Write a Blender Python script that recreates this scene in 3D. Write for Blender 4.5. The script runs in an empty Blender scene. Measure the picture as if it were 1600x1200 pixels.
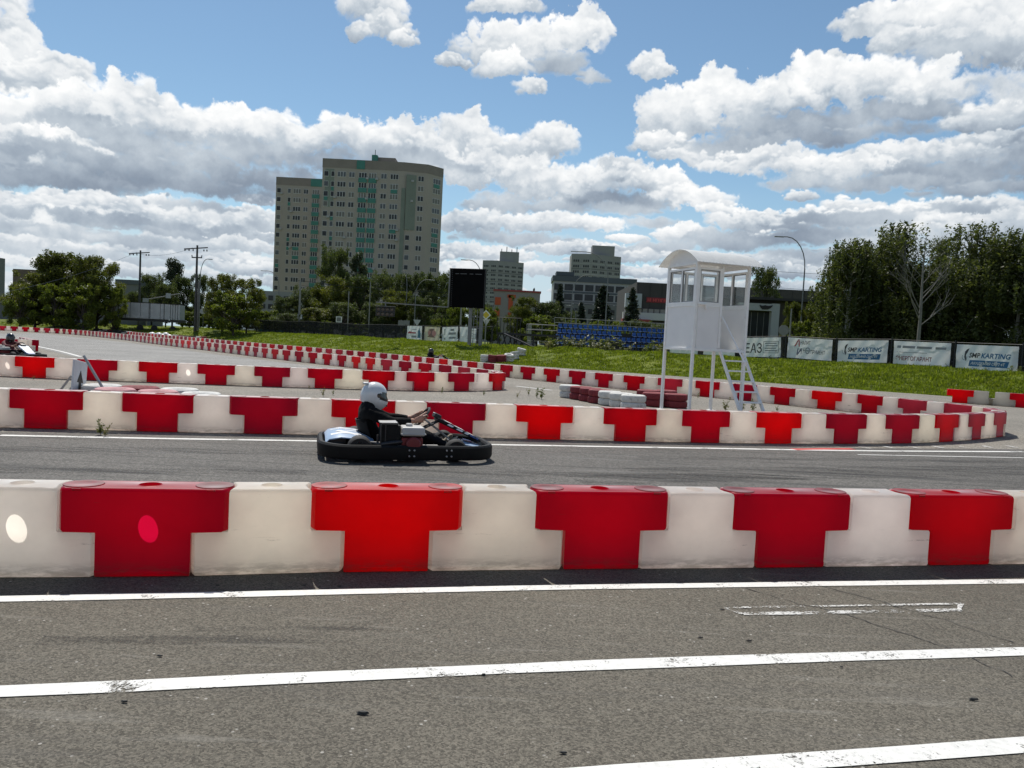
import bpy, bmesh, math, random
import numpy as np
from mathutils import Vector, Matrix, Euler

C = bpy.context.scene.collection
SC = bpy.context.scene
PI = math.pi
# ------------------------------------------------------------------ camera
F_PX = 1202.0
CAM_H = 1.40
ROLL = math.atan(0.0502)
PITCH = math.atan((600 - (495.4 + 0.0502 * 800)) * math.cos(ROLL) / F_PX)
_F = Vector((0, math.cos(PITCH), -math.sin(PITCH)))
_U = Vector((0, math.sin(PITCH), math.cos(PITCH)))
_R = Vector((1, 0, 0))
_RT = _R * math.cos(ROLL) + _U * math.sin(ROLL)
_UP = -_R * math.sin(ROLL) + _U * math.cos(ROLL)
cd = bpy.data.cameras.new('camera')
cam = bpy.data.objects.new('camera', cd)
C.objects.link(cam)
cam.matrix_world = Matrix(((_RT.x, _UP.x, -_F.x, 0), (_RT.y, _UP.y, -_F.y, 0), (_RT.z, _UP.z, -_F.z, CAM_H), (0, 0, 0, 1)))
cd.sensor_width = 36
cd.lens = F_PX / 1600 * 36
cd.clip_start = 0.05
cd.clip_end = 9000
SC.camera = cam
SC.view_settings.view_transform = 'Standard'
SC.view_settings.look = 'None'
SC.view_settings.gamma = 1
SC.view_settings.exposure = 0.0
SC.cycles.diffuse_bounces = 8
SC.cycles.transmission_bounces = 8
SC.cycles.transparent_max_bounces = 12
SC.cycles.max_bounces = 12

def ray(x, y): return _F + _RT * ((x - 800) / F_PX) + _UP * ((600 - y) / F_PX)
def G(x, y, z=0.0):
    d = ray(x, y); t = (z - CAM_H) / d.z
    return Vector((d.x * t, d.y * t, z))
def P(x, y, Y):
    d = ray(x, y); t = Y / d.y
    return Vector((d.x * t, Y, CAM_H + d.z * t))
def proj(v):
    q = Vector((v[0], v[1], v[2] - CAM_H)); k = q.dot(_F)
    return 800 + F_PX * q.dot(_RT) / k, 600 - F_PX * q.dot(_UP) / k

# ------------------------------------------------------------------ sun and sky
SUN_EL = math.radians(58); SUN_AZ = math.radians(-22)      # azimuth from +Y, negative to the left
sd = Vector((math.sin(SUN_AZ) * math.cos(SUN_EL), math.cos(SUN_AZ) * math.cos(SUN_EL), math.sin(SUN_EL)))
sl = bpy.data.lights.new('sun', 'SUN'); sl.energy = 5.0; sl.angle = math.radians(0.5); sl.color = (1, 0.955, 0.88)
so = bpy.data.objects.new('sun', sl); C.objects.link(so)
so.rotation_euler = (-sd).to_track_quat('-Z', 'Y').to_euler(); so.location = (-20, 60, 80)

W = bpy.data.worlds.new('World'); SC.world = W; W.use_nodes = True
wt = W.node_tree; wt.nodes.clear()

class NT:
    """small helper to write node trees"""
    def __init__(s, t): s.t = t
    def n(s, typ, **kw):
        nd = s.t.nodes.new(typ)
        for k, v in kw.items(): setattr(nd, k, v)
        return nd
    def put(s, sock, v):
        if hasattr(v, 'is_linked') or isinstance(v, bpy.types.NodeSocket): s.t.links.new(v, sock)
        elif v is not None: sock.default_value = v
    def m(s, op, a, b=None, c=None, clamp=False):
        nd = s.n('ShaderNodeMath', operation=op, use_clamp=clamp)
        for i, v in enumerate((a, b, c)):
            if v is not None: s.put(nd.inputs[i], v)
        return nd.outputs[0]
    def vm(s, op, a, b=None, out=0):
        nd = s.n('ShaderNodeVectorMath', operation=op)
        s.put(nd.inputs[0], a)
        if b is not None:
            s.put(nd.inputs[3] if op == 'SCALE' else nd.inputs[1], b)
        return nd.outputs[out]
    def noise(s, vec, scale, detail=4, rough=.55, out='Fac', dist=0.0):
        nd = s.n('ShaderNodeTexNoise')
        s.put(nd.inputs['Vector'], vec); nd.inputs['Scale'].default_value = scale
        nd.inputs['Detail'].default_value = detail; nd.inputs['Roughness'].default_value = rough
        nd.inputs['Distortion'].default_value = dist
        return nd.outputs[out]
    def mixc(s, f, a, b, mode='MIX'):
        nd = s.n('ShaderNodeMix', data_type='RGBA', blend_type=mode)
        s.put(nd.inputs[0], f); s.put(nd.inputs[6], a); s.put(nd.inputs[7], b)
        return nd.outputs[2]
    def ramp(s, f, stops, interp='LINEAR'):
        nd = s.n('ShaderNodeValToRGB'); s.put(nd.inputs[0], f); r = nd.color_ramp; r.interpolation = interp
        while len(r.elements) < len(stops): r.elements.new(0.5)
        for e, (p, c) in zip(r.elements, stops):
            e.position = p; e.color = (c, c, c, 1) if isinstance(c, (int, float)) else (*c[:3], 1)
        return nd.outputs[0]
    def rng(s, v, a, b, c=0, d=1, smooth=True):
        nd = s.n('ShaderNodeMapRange', interpolation_type='SMOOTHSTEP' if smooth else 'LINEAR')
        s.put(nd.inputs[0], v)
        for i, q in enumerate((a, b, c, d)): s.put(nd.inputs[i + 1], q)
        return nd.outputs[0]

def azel(px, py):
    d = ray(px, py).normalized()
    return math.atan2(d.x, d.y), math.asin(d.z)
# cumulus masses of the sky: photograph column, row, half width, half height, tone (0 bright crest, negative grey base)
BLOBS = [
 (0, 40, 20, 42, 0), (30, 78, 36, 30, 0), (88, 108, 50, 24, .02), (40, 118, 60, 20, -.08), (10, 105, 40, 25, -.05),
 (50, 178, 110, 38, .02), (150, 172, 70, 36, .04), (212, 165, 62, 38, .06), (275, 195, 58, 36, .05), (352, 200, 62, 36, .06), (432, 205, 66, 34, .05), (530, 217, 76, 32, .03), (636, 228, 80, 34, .05), (735, 216, 44, 36, .06), (800, 238, 66, 28, .02), (858, 222, 44, 30, .03), (20, 235, 85, 34, .05), (110, 238, 60, 26, .0),
 (150, 206, 130, 20, -.22), (420, 240, 190, 24, -.24), (180, 258, 190, 24, -.32), (350, 270, 230, 30, -.36), (260, 288, 220, 18, -.40), (90, 280, 150, 22, -.30), (640, 252, 130, 20, -.18), (500, 292, 150, 14, -.35), (220, 232, 110, 16, -.30),
 (10, 312, 80, 14, .02), (110, 315, 60, 16, .03), (215, 326, 95, 24, .05), (300, 340, 90, 22, .04), (395, 340, 50, 20, .03), (400, 312, 40, 8, .0),
 (90, 340, 150, 16, -.24), (260, 356, 180, 15, -.22), (60, 362, 160, 12, -.2), (340, 380, 120, 12, -.05), (180, 378, 200, 12, -.16), (60, 384, 110, 10, -.02), (380, 362, 80, 18, -.06), (120, 402, 220, 12, -.12), (330, 402, 150, 14, -.04), (200, 425, 300, 12, -.05), (60, 440, 200, 10, -.1), (420, 420, 120, 14, -.02), (150, 455, 300, 9, -.02),
 (738, 262, 66, 30, .0), (838, 278, 76, 32, .02), (905, 286, 66, 30, .03), (958, 276, 72, 28, .06), (1022, 290, 66, 26, .05), (1078, 310, 66, 22, .05), (1132, 330, 44, 16, .03), (940, 314, 90, 16, -.28), (1010, 322, 60, 12, -.25), (860, 322, 90, 18, -.12), (780, 315, 60, 24, -.14),
 (845, 348, 96, 18, .03), (930, 352, 58, 16, .05), (745, 345, 66, 26, -.04), (800, 372, 110, 14, -.12), (760, 396, 90, 16, .0), (900, 390, 90, 12, -.04), (1060, 364, 46, 14, .06), (985, 396, 76, 16, .05), (1040, 385, 70, 14, -.14), (860, 420, 170, 13, -.05), (720, 425, 60, 18, -.02), (1000, 425, 120, 12, -.03),
 (1165, 346, 56, 20, .04), (1245, 340, 100, 19, .05), (1385, 343, 130, 22, .06), (1540, 354, 120, 24, .06), (1150, 378, 120, 17, -.22), (1280, 370, 170, 17, -.24), (1480, 382, 190, 17, -.12), (1170, 408, 130, 15, -.02), (1330, 400, 170, 14, -.12), (1230, 425, 170, 13, -.04), (1110, 405, 60, 12, .02), (1150, 445, 200, 10, -.06), (1600, 385, 120, 18, -.08),
 (1060, 178, 62, 40, .02), (1112, 152, 50, 34, .05), (1175, 162, 60, 34, .04), (1225, 150, 52, 30, .05), (1290, 128, 66, 34, .07), (1372, 132, 70, 36, .07), (1452, 142, 60, 34, .06), (1560, 182, 70, 24, .02), (1210, 200, 110, 24, -.14), (1330, 186, 150, 22, -.28), (1430, 176, 90, 16, -.28), (1300, 214, 190, 18, -.28), (1160, 226, 120, 18, -.14),
 (1035, 224, 50, 22, .0), (1080, 244, 76, 15, -.04), (1196, 250, 96, 20, .05), (1300, 264, 116, 20, .05), (1430, 240, 110, 16, -.02), (1560, 222, 80, 18, -.02), (1500, 270, 140, 26, -.33), (1400, 286, 120, 14, -.22), (1560, 294, 110, 13, -.28), (1260, 284, 80, 10, -.1), (1600, 250, 90, 20, -.2),
 (1365, 30, 56, 26, .02), (1440, 20, 80, 40, .02), (1520, 30, 110, 50, .03), (1580, 70, 90, 40, -.06), (1500, 80, 80, 20, -.12), (1440, 62, 70, 20, -.06),
 (588, 12, 52, 26, .02), (606, 40, 46, 20, .0), (634, 60, 24, 14, .02), (560, 46, 18, 12, -.02), (790, 6, 58, 16, -.02), (750, 72, 42, 36, .02), (808, 70, 60, 34, .02), (890, 54, 56, 32, .06), (940, 46, 24, 16, .05), (790, 108, 52, 24, .02), (830, 140, 22, 16, .03), (875, 106, 56, 24, -.22), (926, 122, 22, 14, -.18), (708, 96, 30, 11, .02), (1012, 104, 28, 22, .03), (1036, 112, 24, 12, -.02), (1308, 86, 14, 9, -.05), (1250, 305, 26, 10, -.06),
 (-220, 160, 190, 80, .02), (-200, 250, 190, 50, -.3), (-200, 340, 240, 40, .0), (-500, 250, 300, 110, 0), (1850, 120, 200, 80, .03), (1850, 190, 180, 40, -.3), (1900, 330, 240, 60, 0), (2300, 200, 300, 110, 0)]
_rb = random.Random(21)
for _k in range(70):          # many small flat clouds low over the skyline
    _y = _rb.uniform(318, 462); _s = .5 + (462 - _y) / 200
    BLOBS.append((_rb.uniform(-300, 1900), _y, _rb.uniform(30, 85) * _s, _rb.uniform(7, 15) * _s, _rb.choice((.03, .0, -.05, -.14, -.2))))
def cloud_image(azel, F_PX):
    """cumulus layer built from many soft puffs on an azimuth / elevation grid: colour and cover"""
    PPD = 19.0; A0 = 72.0; E0, E1 = -1.0, 50.0
    nx_, ny_ = int(2 * A0 * PPD), int((E1 - E0) * PPD); PR = PPD * 57.2958
    U, V = np.meshgrid(np.radians(np.linspace(-A0, A0, nx_)).astype(np.float32), np.radians(np.linspace(E0, E1, ny_)).astype(np.float32))
    def vnoise(x, y, seed):
        q = np.random.default_rng(seed).random((256, 256)).astype(np.float32)
        xi = np.floor(x).astype(np.int32); yi = np.floor(y).astype(np.int32); fx = x - xi; fy = y - yi
        fx = fx * fx * fx * (fx * (fx * 6 - 15) + 10); fy = fy * fy * fy * (fy * (fy * 6 - 15) + 10)
        xi &= 255; yi &= 255; x1 = (xi + 1) & 255; y1 = (yi + 1) & 255
        a = q[yi, xi] + (q[yi, x1] - q[yi, xi]) * fx; b = q[y1, xi] + (q[y1, x1] - q[y1, xi]) * fx
        return a + (b - a) * fy
    def fbm(x, y, s, octv, rough, seed):
        t = 0; amp = 1; tot = 0
        for o in range(octv):
            c, sn = math.cos(o * 1.1), math.sin(o * 1.1)
            t = t + vnoise((x * c - y * sn) * s + 37.7 * o + 60, (x * sn + y * c) * s + 11.3 * o + 60, seed + o) * amp
            tot += amp; amp *= rough; s *= 2.03
        return t / tot - .5
    wa = fbm(U, V, 26, 7, .64, 100); wb = fbm(U, V, 26, 7, .64, 200); torn = fbm(U, V, 38, 6, .66, 900)
    fine = fbm(U, V, 60, 6, .68, 500); soft = fbm(U, V * 2.2, 9, 4, .55, 700)
    col = np.zeros((ny_, nx_), np.float32); alp = np.zeros((ny_, nx_), np.float32)   # brightness 0..1 and cover
    r = np.random.default_rng(9)
    jobs = []
    for (bx, by, rx, ry, tone) in BLOBS:
        a, e = azel(bx, by); RX, RY = rx * .94 / F_PX, ry * .90 / F_PX
        jobs.append((e + RY * (.55 if tone > -.1 else -.5), a, e, RX, RY, 0, tone, 0.))
        n = int((10 + 30 * math.sqrt(rx / 100.) * (rx / ry) ** .35) * (1 if tone > -.1 else .25))
        for k in range(n):
            t = r.uniform(-1, 1); top = math.sqrt(max(0, 1 - t * t)); q = r.random() ** .6      # mostly near the upper edge
            yy = (-.55 + (1.50 * top) * q) if top > .2 else r.uniform(-.3, .2)
            yy = min(yy, top * .92); pr = RY * (.13 + .42 * r.random() ** 1.4) * (1.1 - .35 * max(0, yy))
            pr = min(pr, .036); h = (yy + .6) / 1.5
            jobs.append((e + yy * RY + pr * .2, a + t * RX * .97, e + yy * RY, pr * r.uniform(1.0, 1.5) * (1 if tone > -.1 else 1.7), pr * (1 if tone > -.1 else .8), 1, tone, h))
    jobs.sort(key=lambda j: -j[0])
    A0r, E0r = math.radians(A0), math.radians(E0)
    for (_, a, e, RX, RY, typ, tone, h) in jobs:
        m_ = 1.5
        x0 = int((a - RX * m_ + A0r - .03) * PR); x1 = int((a + RX * m_ + A0r + .03) * PR); y0 = int((e - RY * m_ - E0r - .03) * PR); y1 = int((e + RY * m_ - E0r + .03) * PR)
        x0, x1, y0, y1 = max(0, x0), min(nx_, x1), max(0, y0), min(ny_, y1)
        if x1 - x0 < 2 or y1 - y0 < 2: continue
        s_ = (slice(y0, y1), slice(x0, x1))
        amp = min(RY * 1.9, .055) if typ == 0 else min(RY * 2.0, .05)
        dx = (U[s_] + wa[s_] * amp * 1.3 - a) / RX; dy = (V[s_] + wb[s_] * amp * 1.3 - e) / RY
        if typ == 0:
            rho = dx * dx + dy * dy * np.where(dy < 0, 1.15, 1.)
            al = np.clip((1 - rho + fine[s_] * .8) / (.40 if tone > -.1 else .85), 0, 1); al = al * al * (3 - 2 * al)
            br = .48 + tone * 1.1 + .40 * np.clip(dy * .7 + .1, -.5, 1) * (1 if tone > -.1 else .35) + soft[s_] * .75 + wa[s_] * .35 + fine[s_] * .16
        else:
            rho = np.sqrt(dx * dx + dy * dy) + fine[s_] * .55
            al = np.clip((1 - rho + torn[s_] * .9) / .62, 0, 1); al = al * al * (3 - 2 * al)
            al = al * np.clip((dy + 1.05) / 1.15, 0, 1) ** 1.2 * .86
            br = .34 + tone * (1.5 if tone > -.1 else .9) + .50 * h * (1 if tone > -.1 else .5) + (.30 if tone > -.1 else .16) * dy + fine[s_] * .18 + soft[s_] * .35 + wb[s_] * .25
        br = np.clip(br, 0, 1)
        col[s_] = col[s_] * (1 - al) + br * al; alp[s_] = alp[s_] * (1 - al) + al
    colr = np.where(alp > 1e-3, col / np.maximum(alp, 1e-3), 0)
    # thin edges let the sun through: silver rims
    colr = np.clip(colr + np.clip(.75 - alp, 0, 1) * .35, 0, 1)
    stops = np.array([0, .2, .45, .7, 1.]); cols = np.array([[.25, .305, .385], [.36, .425, .505], [.545, .61, .675], [.82, .85, .875], [1.06, 1.06, 1.05]])
    img = np.ones((ny_, nx_, 4), np.float32)
    for c in range(3): img[..., c] = np.interp(colr, stops, cols[:, c])
    hz = np.exp(-np.clip(V, 0, 1) / .06)[..., None] * .40
    img[..., :3] = img[..., :3] * (1 - hz) + np.array([.62, .69, .76], np.float32) * hz
    veil = np.clip(soft * 2.4 + .45, 0, 1) * np.exp(-((V - .055) / .075) ** 2) * .75
    a_ = np.clip(alp, 0, 1); va = veil * (1 - a_)
    img[..., :3] = (img[..., :3] * a_[..., None] + np.array([.66, .72, .78], np.float32) * va[..., None]) / np.maximum(a_ + va, 1e-4)[..., None]
    img[..., 3] = a_ + va
    return img, A0, E0, E1

w = NT(wt)
tc = w.n('ShaderNodeTexCoord')
sep = w.n('ShaderNodeSeparateXYZ'); w.put(sep.inputs[0], tc.outputs['Generated'])
az = w.m('ARCTAN2', sep.outputs[0], sep.outputs[1]); el = w.m('ARCSINE', sep.outputs[2])
_img, _A0, _E0, _E1 = cloud_image(azel, F_PX)
ci = bpy.data.images.new('cloud_cover', _img.shape[1], _img.shape[0], alpha=True, float_buffer=True)
ci.colorspace_settings.name = 'Non-Color'; ci.alpha_mode = 'CHANNEL_PACKED'
ci.pixels.foreach_set(_img.reshape(-1)); ci.update(); ci.pack()
cmb = w.n('ShaderNodeCombineXYZ')
w.put(cmb.inputs[0], w.m('MULTIPLY_ADD', az, 1 / math.radians(2 * _A0), .5))
w.put(cmb.inputs[1], w.m('MULTIPLY_ADD', el, 1 / math.radians(_E1 - _E0), -_E0 / (_E1 - _E0)))
it = w.n('ShaderNodeTexImage'); it.image = ci; it.extension = 'MIRROR'; w.put(it.inputs[0], cmb.outputs[0])
mask = w.m('MULTIPLY', it.outputs['Alpha'], w.m('MULTIPLY', w.rng(el, -.005, .005), w.rng(el, .80, .62)))
ccol = it.outputs['Color']
sky = w.n('ShaderNodeTexSky'); sky.sky_type = 'NISHITA'; sky.sun_disc = False
sky.sun_elevation = SUN_EL; sky.sun_rotation = SUN_AZ
sky.air_density = 1.0; sky.dust_density = .2; sky.ozone_density = 1.0
SKY_S = 0.10
skyc = w.mixc(1.0, sky.outputs[0], (.90, 1.02, 1.02, 1), 'MULTIPLY')
skyc = w.mixc(w.rng(el, .22, -.02, 0, .85), skyc, (4.5, 6.4, 7.9, 1))
cl = w.vm('SCALE', ccol, 1.0 / SKY_S)
fin = w.mixc(mask, skyc, cl)
bg = w.n('ShaderNodeBackground'); w.put(bg.inputs[0], fin); bg.inputs[1].default_value = SKY_S
wo = w.n('ShaderNodeOutputWorld'); wt.links.new(bg.outputs[0], wo.inputs[0])

# ------------------------------------------------------------------ materials
MATS = {}
def mat(name, col, rough=.6, metal=0., var=0., scale=6., bump=0., bscale=60., spec=.5, trans=0., objcol=False, coat=0., dirt=None, alpha=1.):
    if name in MATS: return MATS[name]
    m = bpy.data.materials.new(name); m.use_nodes = True; t = m.node_tree; t.nodes.clear(); k = NT(t)
    out = k.n('ShaderNodeOutputMaterial'); b = k.n('ShaderNodeBsdfPrincipled')
    tc = k.n('ShaderNodeTexCoord'); oi = k.n('ShaderNodeObjectInfo')
    vec = k.vm('ADD', tc.outputs['Object'], k.vm('SCALE', (7.3, 3.1, 5.7), oi.outputs['Random']))
    c = oi.outputs['Color'] if objcol else (*col, 1)
    if var:
        n = k.noise(vec, scale, 5, .6)
        f = k.rng(n, .25, .75, 1 - var, 1 + var, False)
        c = k.vm('SCALE', c if objcol else col, f)
    if dirt:
        n3 = k.noise(vec, dirt[1], 6, .7)
        c = k.mixc(k.m('MULTIPLY', k.rng(n3, dirt[2], dirt[2] + .2), dirt[3]), c, (*dirt[0], 1))
    k.put(b.inputs['Base Color'], c)
    b.inputs['Roughness'].default_value = rough; b.inputs['Metallic'].default_value = metal
    b.inputs['Specular IOR Level'].default_value = spec; b.inputs['Coat Weight'].default_value = coat
    b.inputs['Alpha'].default_value = alpha
    if bump:
        bn = k.n('ShaderNodeBump'); bn.inputs['Strength'].default_value = bump; bn.inputs['Distance'].default_value = .02
        k.put(bn.inputs['Height'], k.noise(vec, bscale, 4, .6)); k.put(b.inputs['Normal'], bn.outputs[0])
    sh = b.outputs[0]
    if trans:
        tr = k.n('ShaderNodeBsdfTranslucent'); k.put(tr.inputs[0], c)
        mx = k.n('ShaderNodeMixShader'); mx.inputs[0].default_value = trans
        t.links.new(sh, mx.inputs[1]); t.links.new(tr.outputs[0], mx.inputs[2]); sh = mx.outputs[0]
    t.links.new(sh, out.inputs[0]); MATS[name] = m
    return m

# ------------------------------------------------------------------ mesh building
class MB:
    """collects shapes, then links them as ONE mesh object"""
    def __init__(s): s.v = []; s.f = []; s.mi = []; s.cur = 0
    def add(s, vs, fs):
        o = len(s.v); s.v += [tuple(q) for q in vs]; s.f += [tuple(i + o for i in f) for f in fs]; s.mi += [s.cur] * len(fs); return s
    def box(s, c, d, rz=0., rot=None, taper=1.):
        h = [q / 2 for q in d]; R_ = (Euler(rot).to_matrix() if rot else Matrix.Rotation(rz, 3, 'Z'))
        vs = []
        for z in (-1, 1):
            k = taper if z > 0 else 1
            for x, y in ((-1, -1), (1, -1), (1, 1), (-1, 1)): vs.append(R_ @ Vector((x * h[0] * k, y * h[1] * k, z * h[2])) + Vector(c))
        return s.add(vs, [(3, 2, 1, 0), (4, 5, 6, 7), (0, 1, 5, 4), (1, 2, 6, 5), (2, 3, 7, 6), (3, 0, 4, 7)])
    def tube(s, pts, r, n=8, cap=True):
        pts = [Vector(p) for p in pts]; m = len(pts); rs = r if isinstance(r, (list, tuple)) else [r] * m
        t0 = (pts[1] - pts[0]).normalized(); a = t0.orthogonal().normalized(); rings = []
        for i, p in enumerate(pts):
            t = ((pts[min(i + 1, m - 1)] - pts[max(i - 1, 0)])).normalized()
            a = (a - t * a.dot(t)); a = a.normalized() if a.length > 1e-6 else t.orthogonal().normalized()
            b = t.cross(a)
            rings.append([p + (a * math.cos(2 * PI * j / n) + b * math.sin(2 * PI * j / n)) * rs[i] for j in range(n)])
        return s.loft(rings, cap, cap)
    def bar(s, p0, p1, wx, wy):
        """square bar from p0 to p1"""
        p0, p1 = Vector(p0), Vector(p1); t = (p1 - p0).normalized()
        a = Vector((0, 0, 1)).cross(t); a = a.normalized() if a.length > 1e-3 else Vector((1, 0, 0)); b = t.cross(a)
        return s.loft([[p + a * wx / 2 * i + b * wy / 2 * j for i, j in ((-1, -1), (1, -1), (1, 1), (-1, 1))] for p in (p0, p1)], True, True)
    def loft(s, rings, c0=True, c1=True, closed=True):
        n = len(rings[0]); vs = [q for r_ in rings for q in r_]; fs = []
        for i in range(len(rings) - 1):
            for j in range(n if closed else n - 1):
                k = (j + 1) % n; fs.append((i * n + j, i * n + k, (i + 1) * n + k, (i + 1) * n + j))
        if c0: fs.append(tuple(range(n - 1, -1, -1)))
        if c1: fs.append(tuple((len(rings) - 1) * n + j for j in range(n)))
        return s.add(vs, fs)
    def lathe(s, prof, n=20, c=(0, 0, 0), axis='Z', c0=True, c1=True):
        rings = []
        for (r, z) in prof:
            ring = []
            for j in range(n):
                a = 2 * PI * j / n; x, y = r * math.cos(a), r * math.sin(a)
                q = (x, y, z) if axis == 'Z' else ((z, x, y) if axis == 'X' else (x, -z, y) if axis == 'Y-' else (y, z, x))
                ring.append(Vector(q) + Vector(c))
            rings.append(ring)
        return s.loft(rings, c0, c1)
    def sph(s, c, r, n=12, m=8, sc=(1, 1, 1)):
        prof = [(max(1e-4, math.sin(PI * i / m)), -math.cos(PI * i / m)) for i in range(m + 1)]
        rings = [[Vector((q * math.cos(2 * PI * j / n) * r * sc[0], q * math.sin(2 * PI * j / n) * r * sc[1], z * r * sc[2])) + Vector(c) for j in range(n)] for q, z in prof]
        return s.loft(rings, True, True)
    def prism(s, poly, y0, y1, plane='XZ'):
        mk = (lambda a, b, y: (a, y, b)) if plane == 'XZ' else (lambda a, b, y: (a, b, y)) if plane == 'XY' else (lambda a, b, y: (y, a, b))
        return s.loft([[Vector(mk(a, b, y)) for a, b in poly] for y in (y0, y1)], True, True)
    def torus(s, R, r, c=(0, 0, 0), n=24, m=8, rot=None, sc=(1, 1, 1)):
        M_ = Euler(rot).to_matrix() if rot else Matrix.Identity(3); rings = []
        for i in range(n + 1):
            a = 2 * PI * i / n; rings.append([M_ @ Vector(((R + r * math.cos(b)) * math.cos(a) * sc[0], (R + r * math.cos(b)) * math.sin(a) * sc[1], r * math.sin(b) * sc[2])) + Vector(c) for b in [2 * PI * j / m for j in range(m)]])
        return s.loft(rings, False, False)
    def mesh(s, name, mats, smooth=False, angle=None):
        me = bpy.data.meshes.new(name); me.from_pydata(s.v, [], s.f)
        for m_ in (mats if isinstance(mats, (list, tuple)) else [mats]): me.materials.append(m_)
        me.polygons.foreach_set('material_index', s.mi)
        bm = bmesh.new(); bm.from_mesh(me); bmesh.ops.recalc_face_normals(bm, faces=bm.faces)
        if smooth:
            for f in bm.faces: f.smooth = True
            ang = angle or math.radians(38)
            for e in bm.edges:
                if len(e.link_faces) == 2 and e.calc_face_angle(0) > ang: e.smooth = False
        bm.to_mesh(me); bm.free(); me.update()
        return me
    def build(s, name, mats, parent=None, smooth=False, bevel=0., loc=(0, 0, 0), rz=0.):
        o = bpy.data.objects.new(name, s.mesh(name, mats, smooth)); C.objects.link(o); o.location = loc; o.rotation_euler = (0, 0, rz)
        if parent: o.parent = parent
        if bevel:
            b = o.modifiers.new('bevel', 'BEVEL'); b.width = bevel; b.segments = 2; b.limit_method = 'ANGLE'; b.angle_limit = math.radians(40)
        return o

def tag(o, label=None, cat=None, group=None, kind=None):
    if label: o['label'] = label
    if cat: o['category'] = cat
    if group: o['group'] = group
    if kind: o['kind'] = kind
    return o
def empty(name, loc=(0, 0, 0), rz=0., label=None, cat=None, group=None):
    o = bpy.data.objects.new(name, None); C.objects.link(o); o.location = loc; o.rotation_euler = (0, 0, rz); o.empty_display_size = .2
    return tag(o, label, cat, group)
def kids(o): return [q for q in C.objects if q.parent == o]
def copy_tree(o, parent=None, children=None):
    c = o.copy(); C.objects.link(c); c.parent = parent
    for ch in kids(o): copy_tree(ch, c)
    return c
def catmull(pts, step=.1):
    pts = [Vector(p) for p in pts]; out = []
    for i in range(len(pts) - 1):
        p0 = pts[max(i - 1, 0)]; p1 = pts[i]; p2 = pts[i + 1]; p3 = pts[min(i + 2, len(pts) - 1)]
        n = max(2, int((p2 - p1).length / step))
        for k in range(n):
            t = k / n
            out.append(.5 * ((2 * p1) + (p2 - p0) * t + (2 * p0 - 5 * p1 + 4 * p2 - p3) * t * t + (3 * p1 - p0 - 3 * p2 + p3) * t ** 3))
    out.append(pts[-1]); return out
_txt = {}
def text_mb(mb, body, size, loc, right, up, align='LEFT', shear=0., weight=0., width=None, depth=.004):
    """lay letters as real faces on a plane through loc (right and up are unit vectors)"""
    key = (body, shear, weight)
    if key not in _txt:
        cu = bpy.data.curves.new('lettering', 'FONT'); cu.body = body; cu.size = 1; cu.shear = shear; cu.offset = weight; cu.resolution_u = 3
        ob = bpy.data.objects.new('lettering', cu); C.objects.link(ob)
        dg = bpy.context.evaluated_depsgraph_get(); dg.update()
        me = bpy.data.meshes.new_from_object(ob.evaluated_get(dg))
        _txt[key] = ([v.co.copy() for v in me.vertices], [tuple(p_.vertices) for p_ in me.polygons])
        bpy.data.objects.remove(ob); bpy.data.curves.remove(cu); bpy.data.meshes.remove(me)
    vs, fs = _txt[key]
    if not vs: return
    x0 = min(v.x for v in vs); x1 = max(v.x for v in vs)
    kx = (width / (x1 - x0)) if width else size
    off = {'LEFT': x0, 'CENTER': (x0 + x1) / 2, 'RIGHT': x1}[align]
    right, up, loc = Vector(right), Vector(up), Vector(loc)
    mb.add([loc + right * ((v.x - off) * kx) + up * (v.y * size) for v in vs], fs)
random.seed(7); RNG = np.random.default_rng(11)

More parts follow.
